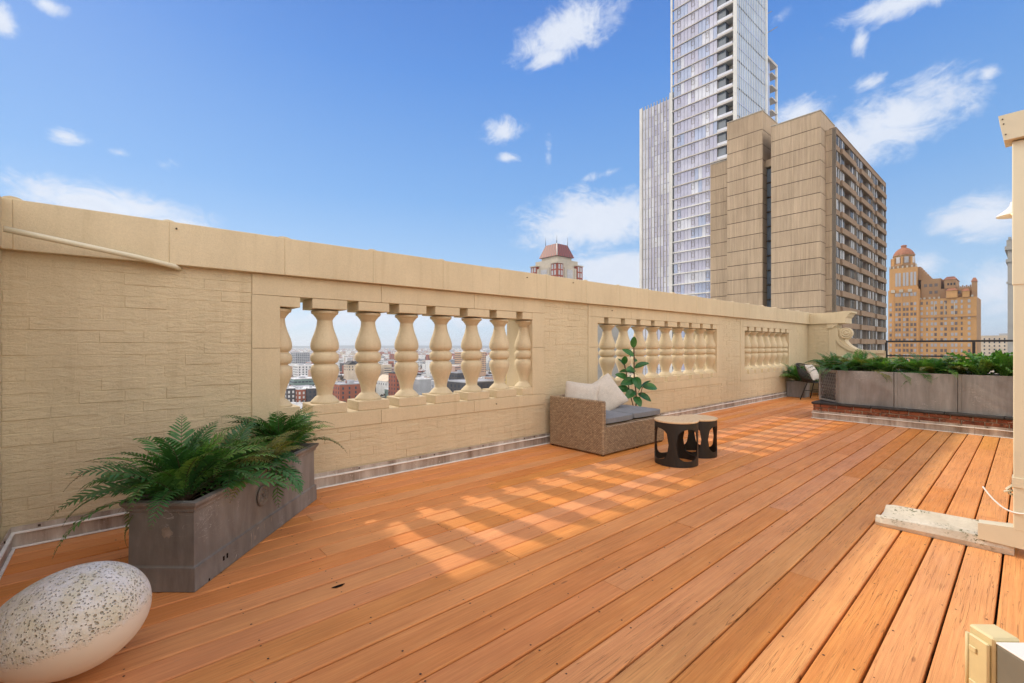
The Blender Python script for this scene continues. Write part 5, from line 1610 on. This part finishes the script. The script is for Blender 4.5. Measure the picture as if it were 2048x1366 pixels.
def hip(nm, y0, y1, x0, x1, z0, z1, inset, m_, top=0.2):
    mb = MB(); cx, cy = (x0 + x1) / 2, (y0 + y1) / 2
    B = [(x0, y0), (x1, y0), (x1, y1), (x0, y1)]
    T = [(cx + (x - cx) * inset, cy + (y - cy) * inset) for x, y in B]
    for i in range(4):
        j = (i + 1) % 4; mb.face([(*B[i], z0), (*B[j], z0), (*T[j], z1), (*T[i], z1)])
    mb.face([(*t_, z1) for t_ in T]); mb.face([(*t_, z0) for t_ in B[::-1]])
    return mb.build(nm, m_, ho)
hip('roof', 8.8, 14.8, 0.6, 20.4, 42.65, 44.8, 0.55, M_terr)
hip('roof', 7.9, 13.5, -1.5, 2.2, 35.45, 36.9, 0.5, M_terr); hip('roof', 2.7, 6.3, -1.3, 2.1, 34.65, 36.2, 0.4, M_terr)
hb('pavilion', -0.1, 2.2, 31.02, 40.2, 1.0, 4.0, M_ob2); hip('roof', -0.4, 2.5, 0.8, 4.2, 40.25, 42.6, 0.4, M_terr)
for k, (y, x) in enumerate(((9.3, 0.95), (10.7, 0.95), (12.1, 0.95))): hb('arch_opening', y, y + 0.8, 39.0, 40.4, x - 0.03, x, M_gdark)
# drum and dome
mb = MB(); cy = 34.6
mb.lathe([(54.51, 6.6), (55.3, 6.5), (55.4, 5.9), (60.6, 5.5), (61.0, 5.9), (61.5, 5.9)], 8, cx=6.5, cy=cy, sm=False); mb.build('drum', M_ob2, ho)
mb = MB(); mb.lathe([(61.51, 5.7), (62.8, 5.3), (64.3, 4.4), (65.6, 3.2), (66.4, 1.9), (66.5, 1.5), (67.6, 1.4), (67.7, 1.7), (68.3, 1.5), (68.6, 0.6)], 16, cx=6.5, cy=cy, sm=False); mb.build('dome', M_terr, ho)
for i in range(8):
    a_ = 2 * PI * (i + 0.5) / 8
    if math.cos(a_) > 0.3: continue
    Mx = Matrix.Translation((6.5, cy, 0)) @ Matrix.Rotation(a_, 4, 'Z')
    mb = MB(); mb.box(5.0, 5.65, -1.1, 1.1, 56, 60, 0, Mx); mb.build('arched_window', M_hwin, ho)
    Mx = Matrix.Translation((6.5, cy, 0)) @ Matrix.Rotation(2 * PI * i / 8, 4, 'Z')
    mb = MB(); mb.box(5.0, 6.8, -0.4, 0.4, 54.6, 60, 0, Mx); mb.build('buttress', M_ob, ho)
# windows, in their columns
hw = MB().box(-0.12, 0.0, 0, 1.15, 0, 1.9).mesh('window', [M_hwin]); hw2 = MB().box(-0.12, 0.0, 0, 1.15, 0, 1.9).mesh('window', [M_hwin2])
mb_rest = MB(); cnt = 0
colsR = [(2.6, 1), (6.0, 0), (8.3, 1), (10.0, 1), (13.0, 1), (14.8, 1), (17.6, 1), (19.3, 1), (21.8, 0), (24.2, 1)]
colsL = [27.2, 28.9, 31.0, 32.6, 34.9, 36.5, 39.5]
zz = 27.6
while zz > -40:
    for (y, wd) in colsR:
        me = hw if rg3.random() < 0.6 else hw2
        if zz > -16 and cnt < 290: o = link('window', me, ho, (-0.001, y, zz)); o.scale = (1, 1 if wd else .7, 1); cnt += 1
        else: mb_rest.box(-0.12, 0, y, y + 1.1, zz, zz + 1.9)
    for y in colsL:
        me = hw if rg3.random() < 0.45 else hw2
        if zz > -16 and cnt < 290: o = link('window', me, ho, (-1.501, y, zz)); cnt += 1
        else: mb_rest.box(-1.62, -1.5, y, y + 1.1, zz, zz + 1.9)
    zz -= 3.35
for y in colsL[:6]:
    for k in range(1):
        o = link('window', hw, ho, (-1.501, y, 33.6 + k * 3.35)); o.scale = (1, 1.1, 1.2)
    o = link('window', hw, ho, (-0.401, y + 0.2, 40.5)); o.scale = (1, 1.0, 4.6)
for (x, y, z) in ((1.999, 3.0, 33.5), (1.999, 7.0, 33.5), (2.499, 17.5, 34.5), (2.499, 20.0, 34.5), (2.499, 17.5, 39), (2.499, 20, 39), (2.499, 22.5, 39), (0.999, 10, 35.0), (0.999, 12, 35.0)):
    o = link('window', hw2, ho, (x, y, z)); o.scale = (1, 1.3, 1)
tag(mb_rest.build('lower_windows', M_hwin2, ho), kind='stuff')
for (y0, y1, z) in ((0, 25.6, 18.9),):
    hb('string_course', y0, y1, z, z + 0.5, -0.35, -0.001, M_ob2)
for y in (7.9, 12.2, 17.0): hb('stone_panel', y + 1.5, y + 1.9, 20.5, 28.5, -0.2, -0.001, M_stone)
for y in (26.2, 30.2, 34.0, 38.4): hb('pier', y, y + 0.6, GZ, 39.5, -1.9, -1.51, M_ob)
for y in (30.0, 34.4, 38.6): hb('bracket', y - 0.8, y + 1.2, 36.3, 38.2, -2.6, -1.51, M_stone)

# ---- grey stone tower right behind the downspout, and the long flat far away ------------------
M_gs = citymat('grey_stone', (0.38, 0.37, 0.34))
gs_ = thing('stone_tower', 'narrow grey stone tower with carved cornices glimpsed beside the downspout', 'building', (280, 9.5, 0))
for nm, y0, y1, z0, z1, x0 in (('wall', -24, 0, GZ, 36.0, 0), ('cornice', -24.4, 0.5, 36.01, 37.2, -0.5), ('storey', -24, 0, 37.21, 41.0, 0.1), ('cornice', -24.8, 0.8, 41.01, 42.6, -0.8), ('crest', -24.2, 0.3, 42.61, 45.2, -0.2), ('belt', -24.3, 0.35, 27.0, 27.9, -0.35)):
    mb = MB()
    if nm in ('wall', 'storey', 'crest'): mb.box(x0, 24, y0, y1, z0, z1)
    else: mb.box(x0, 24.4, y0, y1, z0 + (0.0 if nm != 'belt' else 0), z1)
    if nm == 'belt':
        mb = MB(); mb.box(-0.35, -0.001, y0, y1, z0, z1)
    mb.build(nm, M_gs, gs_)
for y in (-3.2, -7.2, -11.2):
    for k in range(9):
        mb = MB(); mb.box(-0.05, -0.001, y, y + 1.4, -30 + k * 6.2, -26.5 + k * 6.2); mb.build('window', M_gdark, gs_)
for i in range(7):
    mb = MB(); mb.box(-0.6, 0.6, -0.2 - i * 2.0 - 0.9, -0.2 - i * 2.0, 45.21, 46.3 + 0.5 * (i % 2)); mb.build('merlon', M_gs, gs_)

M_win_city = glassm('city_window', (0.055, 0.07, 0.095), 0.2, 0.5)
CM = [citymat('city_white', (0.74, 0.74, 0.73)), citymat('city_grey', (0.42, 0.435, 0.46)), citymat('city_brick', (0.34, 0.115, 0.07)), citymat('city_tan', (0.58, 0.49, 0.38)),
      citymat('city_dark', (0.085, 0.08, 0.085)), citymat('city_roof_white', (0.80, 0.81, 0.82)), citymat('city_roof_grey', (0.42, 0.43, 0.46)), citymat('city_roof_black', (0.06, 0.06, 0.065)),
      citymat('city_yellow', (0.62, 0.47, 0.22)), citymat('city_salmon', (0.62, 0.41, 0.27)), citymat('city_pale_brick', (0.50, 0.34, 0.27)), citymat('city_green_glass', (0.18, 0.26, 0.24), 0.3)]
def block(name, label, cat, x, y, sx, sy, ztop, wall, roof, nf=4, ncx=4, ncy=4, rz=0.0, group=None, parapet=0.8, fh=3.3, ww=1.2, wh=1.7, chimney=0, gable=False, base=None, wm=None):
    """a block standing on the street; (x, y) is its corner nearest the terrace; windows are set into the two visible fronts"""
    t = thing(name, label, cat, (x, y, 0), rz, group)
    mb = MB(); mb.box(0, sx, 0, sy, GZ, ztop); mb.build('wall', CM[wall], t)
    if gable:
        mb = MB(); r = sx * 0.42
        P = [(-.3, -.3, ztop + .02), (sx + .3, -.3, ztop + .02), (sx + .3, sy + .3, ztop + .02), (-.3, sy + .3, ztop + .02)]; A = (sx / 2, -.3, ztop + r); B = (sx / 2, sy + .3, ztop + r)
        mb.face([P[0], P[3], B, A]); mb.face([P[1], A, B, P[2]]); mb.face([P[0], A, P[1]]); mb.face([P[3], P[2], B]); mb.face(P[::-1])
        mb.build('roof', CM[roof], t)
    else:
        mb = MB(); mb.box(0.35, sx - 0.35, 0.35, sy - 0.35, ztop + 0.001, ztop + 0.25); ro = mb.build('roof', CM[roof], t)
        for (a, b_, c_, d) in ((-0.1, 0.3, -0.1, sy + 0.1), (sx - 0.3, sx + 0.1, -0.1, sy + 0.1), (0.31, sx - 0.31, -0.1, 0.3), (0.31, sx - 0.31, sy - 0.3, sy + 0.1)):
            mb = MB(); mb.box(a, b_, c_, d, ztop + 0.002, ztop + parapet); mb.build('parapet', CM[wall if parapet > 1 else roof], t)
    rg = random.Random(int(x * 7 + y))
    for i in range(chimney):
        mb = MB(); cx_ = rg.uniform(0.1, 0.8) * sx; cy_ = rg.uniform(0.1, 0.8) * sy; mb.box(cx_, cx_ + 1.2, cy_, cy_ + 1.2, ztop + 0.26, ztop + rg.uniform(2.0, 3.4)); mb.build('chimney', CM[wall], t)
    if not gable:
        for i in range(rg.choice((1, 2, 3))):
            mb = MB(); cx_ = rg.uniform(0.1, 0.6) * sx; cy_ = rg.uniform(0.1, 0.6) * sy; mb.box(cx_, cx_ + sx * rg.uniform(.12, .3), cy_, cy_ + sy * rg.uniform(.12, .3), ztop + 0.26, ztop + rg.uniform(1.5, 3.2)); mb.build('roof_unit', CM[rg.choice((1, 5, 6))], t)
    wm_ = wm or M_win_city
    wx_ = MB().box(0, ww, -0.1, -0.001, 0, wh).mesh('window', [wm_]); wy_ = MB().box(-0.1, -0.001, 0, ww, 0, wh).mesh('window', [wm_])
    for k in range(nf):
        zz = ztop - 1.0 - (k + 1) * fh + (fh - wh) * 0.5
        for i in range(ncx): link('window', wx_, t, ((i + 0.5) * sx / ncx - ww / 2, 0, zz))
        for i in range(ncy): link('window', wy_, t, (0, (i + 0.5) * sy / ncy - ww / 2, zz))
    return t
block('apartment_block', 'blue grey panel and glass apartment complex far away left of the first whole baluster', 'building', 259, 936, 26, 34, -11.6, 1, 6, 7, 7, 9, ww=2.2, wh=2.0, wm=M_win_city)
block('apartment_block', 'white apartment block with square windows seen at the left of the first balustrade', 'building', 181, 644, 26, 22, -24.5, 0, 5, 5, 6, 6, ww=1.6, wh=1.8)
block('office_block', 'green glass office block above the dark row houses at the far left of the balustrade', 'building', 122, 446, 22, 16, -29.3, 11, 5, 4, 7, 5, ww=2.4, wh=1.2)
for i in range(4):
    block('row_house', ['dark blue row house with white windows, leftmost of four', 'red brick row house with white bays, second of four', 'dark brick row house, third of four beside the red brick block', 'orange brick row house, fourth of four beside the red brick block'][i], 'house', 98 + i * 6.2, 377 - i * 5.2, 6, 12, -31.5 - (i % 2) * 0.8, (4, 2, 4, 3)[i], 5, 3, 2, 2, ww=1.3, wh=1.9, wm=CM[0] if i != 2 else M_win_city)
block('brick_building', 'red brick building with a tall chimney between the second and third balusters', 'building', 124, 338, 24, 20, -27.6, 2, 6, 3, 5, 4, chimney=1, ww=1.2, wh=1.9)
block('brick_building', 'narrow deep red brick building right of the third baluster', 'building', 172, 345, 12, 13, -21.5, 2, 7, 5, 3, 3)
block('gabled_hall', 'long hall with pale gabled roof between the third and fourth balusters', 'building', 187, 392, 13, 24, -31.5, 0, 3, 1, 3, 5, gable=True)
block('painted_shed', 'low flat building with teal wall below the gabled hall', 'building', 176, 364, 16, 10, -36.4, 11, 5, 1, 3, 2)
block('metal_shed', 'pale silver metal clad building between the fourth and fifth balusters', 'building', 186, 331, 11, 12, -26.3, 1, 5, 0, 0, 0)
block('brick_warehouse', 'dark brown brick warehouse between the fifth and seventh balusters', 'building', 180, 258, 28, 24, -24.2, 4, 6, 4, 5, 5, ww=1.6, wh=2.0)
block('modern_block', 'dark modern block with long windows above the brown warehouse', 'building', 231, 343, 16, 14, -23.4, 4, 6, 3, 4, 3, ww=3.0, wh=1.4)
block('apartment_tower', 'salmon concrete slab tower with a grid of small square windows', 'building', 391, 556, 36, 32, -8.0, 9, 5, 10, 12, 12, ww=1.6, wh=1.6, fh=3.0)
block('yellow_building', 'ochre yellow building with tall dark windows behind the last baluster', 'building', 192, 216, 22, 16, -5.2, 8, 5, 7, 5, 4, ww=1.3, wh=2.6, fh=4.0)
block('gabled_hall', 'steep dark slate roof between the second and third balusters far away', 'building', 211, 548, 11, 14, -21.5, 3, 7, 2, 3, 3, gable=True)
block('apartment_block', 'tan apartment block far behind the third balustrade', 'building', 402, 262, 26, 26, 6, 3, 5, 12, 7, 7)
block('apartment_block', 'grey apartment block glimpsed behind the middle balustrade', 'building', 236, 236, 26, 24, -6, 1, 5, 8, 6, 6)
block('brick_building', 'red brick block glimpsed behind the left end of the middle balustrade', 'building', 190, 182, 22, 20, 8, 2, 6, 11, 5, 5)
# pale wide apartment building beyond the railing
lb = block('hospital_block', 'wide pale tan block beyond the railing right of the orange hotel', 'building', 620, -8, 40, 52, 10.5, 3, 3, 14, 6, 16, ww=1.0, wh=1.4, parapet=0.5)

# ---- low building beside the red roofed tower ----------------------------------------
M_rb = citymat('dark_red_brick', (0.30, 0.085, 0.06))
rt = thing('red_roof_tower', 'stone and red brick tower with steep red hipped roof rising over the parapet', 'building', (239.5, 228, 0))
S = 27.0
def rtb(nm, x0, x1, y0, y1, z0, z1, m_): mb = MB(); mb.box(x0, x1, y0, y1, z0, z1); return mb.build(nm, m_, rt)
rtb('wall', 0, S, 0, S, GZ, 59, M_stone)
rtb('attic', 2.2, S - 2.2, 2.2, S - 2.2, 59.01, 65.0, M_stone)
rtb('attic', 5.5, S - 5.5, 5.5, S - 5.5, 65.01, 67.8, M_stone)
mb = MB(); a, b_, z0, z1 = 4.0, 7.6, 67.81, 77.5
B = [(a, a), (S - a, a), (S - a, S - a), (a, S - a)]; T = [(b_, b_), (S - b_, b_), (S - b_, S - b_), (b_, S - b_)]
for i in range(4):
    j = (i + 1) % 4; mb.face([(*B[i], z0), (*B[j], z0), (*T[j], z1), (*T[i], z1)])
mb.face([(*p, z1) for p in T]); mb.face([(*p, z0) for p in B[::-1]])
def tile_mat():
    m = NT('red_diamond_roof', 0.5, 0.4)
    c = m.t.nodes.new('ShaderNodeTexChecker'); c.inputs['Scale'].default_value = 0.75
    c.inputs['Color1'].default_value = (0.27, 0.06, 0.045, 1); c.inputs['Color2'].default_value = (0.10, 0.045, 0.05, 1)
    m.L(m.co('Object', (1, 1, 0.55), (0, 0, R(0))), c.inputs['Vector']); return m.done(c.outputs['Color'])
mb.build('roof', tile_mat(), rt)
for (x, y) in T: 
    mb = MB(); mb.tube([(x, y, 77.5), (x, y, 83.5)], [0.22, 0.05], 5); mb.build('spire', M_joint, rt)
mb = MB(); mb.tube([(a, a, 67.9), (b_, b_, 77.6)], 0.35, 5); mb.build('hip_trim', M_bandw, rt)
for (c0, c1) in ((0, 5.6), (S - 5.6, S)):
    for (d0, d1) in ((0, 5.6), (S - 5.6, S)):
        if c0 > 0 and d0 > 0: continue
        rtb('corner_pavilion', c0 - 0.4, c1 + 0.4, d0 - 0.4, d1 + 0.4, 46, 61.0, M_rb)
        rtb('cornice', c0 - 0.9, c1 + 0.9, d0 - 0.9, d1 + 0.9, 61.02, 61.8, M_stone)
for side in (0, 1):
    def sb_(nm, u0, u1, z0, z1, dep, m_):
        if side == 0: rtb(nm, u0, u1, -dep, -0.001, z0, z1, m_)
        else: rtb(nm, -dep, -0.001, u0, u1, z0, z1, m_)
    for u in (0.9, 3.6, S - 5.0, S - 2.3):
        for z in (48, 52.6, 57): sb_('window', u, u + 1.7, z, z + 3.4, 0.45, M_hwin)
    sb_('window', 10.4, 16.6, 47, 57.5, 0.15, M_hwin)
    sb_('pilaster', 7.4, 8.6, 30, 58.5, 0.5, M_stone); sb_('pilaster', S - 8.6, S - 7.4, 30, 58.5, 0.5, M_stone)
rtb('wing', 8, 60, -14, -1.2, GZ, 44, M_gs)

# ---- the rest of the city -------------------------------------------------------------------
rgc = random.Random(42)
def house_mesh(sx, sy, h, wall, roof, kind, rg):
    mb = MB(); mats = [CM[wall], CM[roof], M_win_city, CM[rg.choice((0, 1, 3))], CM[6]]
    mb.box(0, sx, 0, sy, 0, h, 0)
    if kind == 'gable':
        r = sy * 0.32; A = (-.3, sy / 2, h + r); B = (sx + .3, sy / 2, h + r)
        P = [(-.3, -.3, h + .02), (sx + .3, -.3, h + .02), (sx + .3, sy + .3, h + .02), (-.3, sy + .3, h + .02)]
        mb.face([P[0], P[1], B, A], 1); mb.face([P[3], A, B, P[2]], 1); mb.face([P[0], A, P[3]], 0); mb.face([P[1], P[2], B], 0)
    else:
        mb.box(0.3, sx - .3, .3, sy - .3, h + 0.01, h + 0.15, 1)
        for (a, b_, c_, d) in ((0, .28, 0, sy), (sx - .28, sx, 0, sy), (.29, sx - .29, 0, .28), (.29, sx - .29, sy - .28, sy)): mb.box(a, b_, c_, d, h + 0.01, h + .7, 3)
        for i in range(rg.choice((1, 2, 3))):
            a = rg.uniform(.1, .6) * sx; b_ = rg.uniform(.1, .6) * sy; mb.box(a, a + rg.uniform(1.5, 3.5), b_, b_ + rg.uniform(1.5, 3.5), h + .16, h + rg.uniform(1.2, 3.0), rg.choice((0, 3, 4)))
    nf = max(1, int(h / 3.4)); nx = max(1, int(sx / 3.2)); ny = max(1, int(sy / 3.2))
    for k in range(max(0, nf - 4), nf):
        z = 1.1 + k * 3.3
        for i in range(nx): mb.box((i + .5) * sx / nx - .6, (i + .5) * sx / nx + .6, -0.08, -0.001, z, z + 1.6, 2)
        for i in range(ny): mb.box(-0.08, -0.001, (i + .5) * sy / ny - .6, (i + .5) * sy / ny + .6, z, z + 1.6, 2)
    WN = {0: 'white', 1: 'grey', 2: 'red brick', 3: 'tan', 4: 'dark', 10: 'pale brick'}; RN = {5: 'white', 6: 'grey', 7: 'black', 3: 'tan'}
    LB.append('low %s house with a %s %s roof in the city seen through the balusters' % (WN[wall], RN[roof], 'gabled' if kind == 'gable' else 'flat'))
    return mb.mesh('house', mats)
LB = []
TM = []
for i in range(26):
    big = i % 6 == 0
    sx = rgc.uniform(14, 24) if big else rgc.uniform(6, 12); sy = rgc.uniform(14, 24) if big else rgc.uniform(8, 15); h = rgc.uniform(13, 19) if big else rgc.uniform(7, 13)
    TM.append((house_mesh(sx, sy, h, rgc.choice((0, 0, 1, 2, 2, 3, 10, 0, 4)), rgc.choice((5, 5, 5, 6, 6, 7, 5)), 'gable' if i % 5 == 3 else 'flat', rgc), sx, sy))
taken = [(259, 936, 30, 38), (181, 644, 30, 26), (122, 446, 26, 20), (96, 360, 30, 32), (122, 336, 30, 26), (170, 343, 16, 18), (185, 390, 18, 28), (174, 362, 20, 14), (184, 329, 15, 16), (178, 256, 34, 30), (229, 341, 20, 18), (389, 554, 40, 36), (190, 214, 28, 22), (209, 546, 16, 18), (400, 260, 32, 32), (234, 234, 32, 30), (188, 180, 28, 26), (236, 212, 66, 48), (390, 24, 34, 46), (278, -16, 28, 28)]
LBL = 'low city house among the roofs seen through the balusters'
cands = []
yy = 120
for by in range(60, 1500, 62):
    for bx in range(40, 1300, 46):
        for k in range(4):
            for q in range(2):
                x = bx + 2 + (k % 2) * 19 + rgc.uniform(0, 3); y = by + 3 + k // 2 * 27 + q * 13 + rgc.uniform(0, 2)
                d = math.hypot(x, y); a = math.degrees(math.atan2(y, x))
                if d < 235 or d > 1500 or a < 26 or a > 78: continue
                cands.append((d, x, y))
cands.sort()
inst = 0; farm = MB()
for (d, x, y) in cands:
    me, sx, sy = rgc.choice(TM)
    if any(x < tx + tw and x + sx > tx and y < ty + th and y + sy > ty for tx, ty, tw, th in taken): continue
    if d < 420 and sx > 13: me, sx, sy = TM[1]
    if inst < 290:
        o = link('city_house', me, None, (x, y, GZ)); inst += 1
        tag(o, LB[[t_[0] for t_ in TM].index(me)], 'house', 'low houses of the city seen through the balusters')
    else:
        h = rgc.uniform(7, 13) if rgc.random() < 0.9 else rgc.uniform(14, 30)
        sx = rgc.uniform(7, 14); sy = rgc.uniform(8, 15)
        z = GZ + h; w_ = rgc.choice((0, 0, 1, 2, 3, 4, 10)); r_ = rgc.choice((5, 5, 6, 6, 7, 3))
        farm.face([(x, y, GZ), (x + sx, y, GZ), (x + sx, y, z), (x, y, z)], w_); farm.face([(x, y + sy, GZ), (x, y, GZ), (x, y, z), (x, y + sy, z)], w_)
        farm.face([(x, y, z), (x + sx, y, z), (x + sx, y + sy, z), (x, y + sy, z)], r_)
        for k in range(int(h / 3.3)):
            zz = GZ + 1.2 + k * 3.2
            if zz > z - 1.8: break
            farm.face([(x + 1, y - .1, zz), (x + sx - 1, y - .1, zz), (x + sx - 1, y - .1, zz + 1.1), (x + 1, y - .1, zz + 1.1)], 12)
for i in range(15000):
    a = R(rgc.uniform(18, 82)); d = 1450 * (9000 / 1450) ** (rgc.random() ** 0.85)
    x, y = d * math.cos(a), d * math.sin(a); s = rgc.uniform(7, 13) * (1 + d / 9000); h = rgc.uniform(6, 12) if rgc.random() < 0.97 else rgc.uniform(14, 28)
    z = GZ + h; w_ = rgc.choice((0, 0, 1, 2, 3, 10)); r_ = rgc.choice((5, 5, 5, 6, 6, 7, 3, 1)); t_ = s * rgc.uniform(.7, 2.0)
    farm.face([(x, y, GZ), (x + s, y, GZ), (x + s, y, z), (x, y, z)], w_); farm.face([(x, y + t_, GZ), (x, y, GZ), (x, y, z), (x, y + t_, z)], w_)
    farm.face([(x, y, z), (x + s, y, z), (x + s, y + t_, z), (x, y + t_, z)], r_)
tag(farm.build('distant_city', CM + [M_win_city]), kind='stuff')
# winter trees between the roofs
tm = MB()
M_tree = citymat('bare_tree', (0.10, 0.085, 0.065), 0.9, 0.3, 1.0)
for i in range(2600):
    a = R(rgc.uniform(24, 80)); d = 260 * (5200 / 260) ** rgc.random()
    x, y = d * math.cos(a), d * math.sin(a); r = rgc.uniform(2.5, 5); hh = GZ + rgc.uniform(7, 11)
    for k in range(5):
        p = Vector((x + rgc.uniform(-r, r) * .7, y + rgc.uniform(-r, r) * .7, hh + rgc.uniform(-3, 2))); q = r * 0.55
        u = Vector((rgc.uniform(-1, 1), rgc.uniform(-1, 1), rgc.uniform(-1, 1))).normalized() * q; v_ = u.orthogonal().normalized() * q
        tm.face([p - u, p - v_, p + u]); tm.face([p + u, p + v_, p - u])
tag(tm.build('bare_trees', M_tree), kind='stuff')
# low hills and water towers on the horizon
hl = MB(); prev = None
for i in range(121):
    a = R(10 + 80 * i / 120); d = 11000
    zt_ = GZ + 40 + 45 * (0.5 + 0.5 * mnoise.noise(Vector((i * 0.11, 3, 0)))) + (38 if 100 < i < 116 else 0) * math.sin((i - 100) / 16 * PI if 100 < i < 116 else 0)
    cur = [(d * math.cos(a), d * math.sin(a), GZ - 1), (d * math.cos(a), d * math.sin(a), zt_), ((d + 1500) * math.cos(a), (d + 1500) * math.sin(a), GZ - 1)]
    if prev: hl.face([prev[0], cur[0], cur[1], prev[1]], 0, True); hl.face([prev[1], cur[1], cur[2], prev[2]], 0, True)
    prev = cur
tag(hl.build('hills', citymat('hill_woods', (0.10, 0.115, 0.10), 0.95, 0.2, 0.003)), kind='structure')
# haze over the city
hz_ = MB(); hz_.box(-300, 14000, -1500, 14000, GZ - 1, 139)
hm = bpy.data.materials.new('haze'); hm.use_nodes = True; ht = hm.node_tree; ht.nodes.clear()
ho_ = ht.nodes.new('ShaderNodeOutputMaterial'); pv = ht.nodes.new('ShaderNodeVolumePrincipled')
pv.inputs['Color'].default_value = (0.84, 0.92, 1.0, 1); pv.inputs['Density'].default_value = 0.00012; pv.inputs['Anisotropy'].default_value = 0.35
ht.links.new(pv.outputs[0], ho_.inputs['Volume'])
tag(hz_.build('haze', hm), kind='stuff')
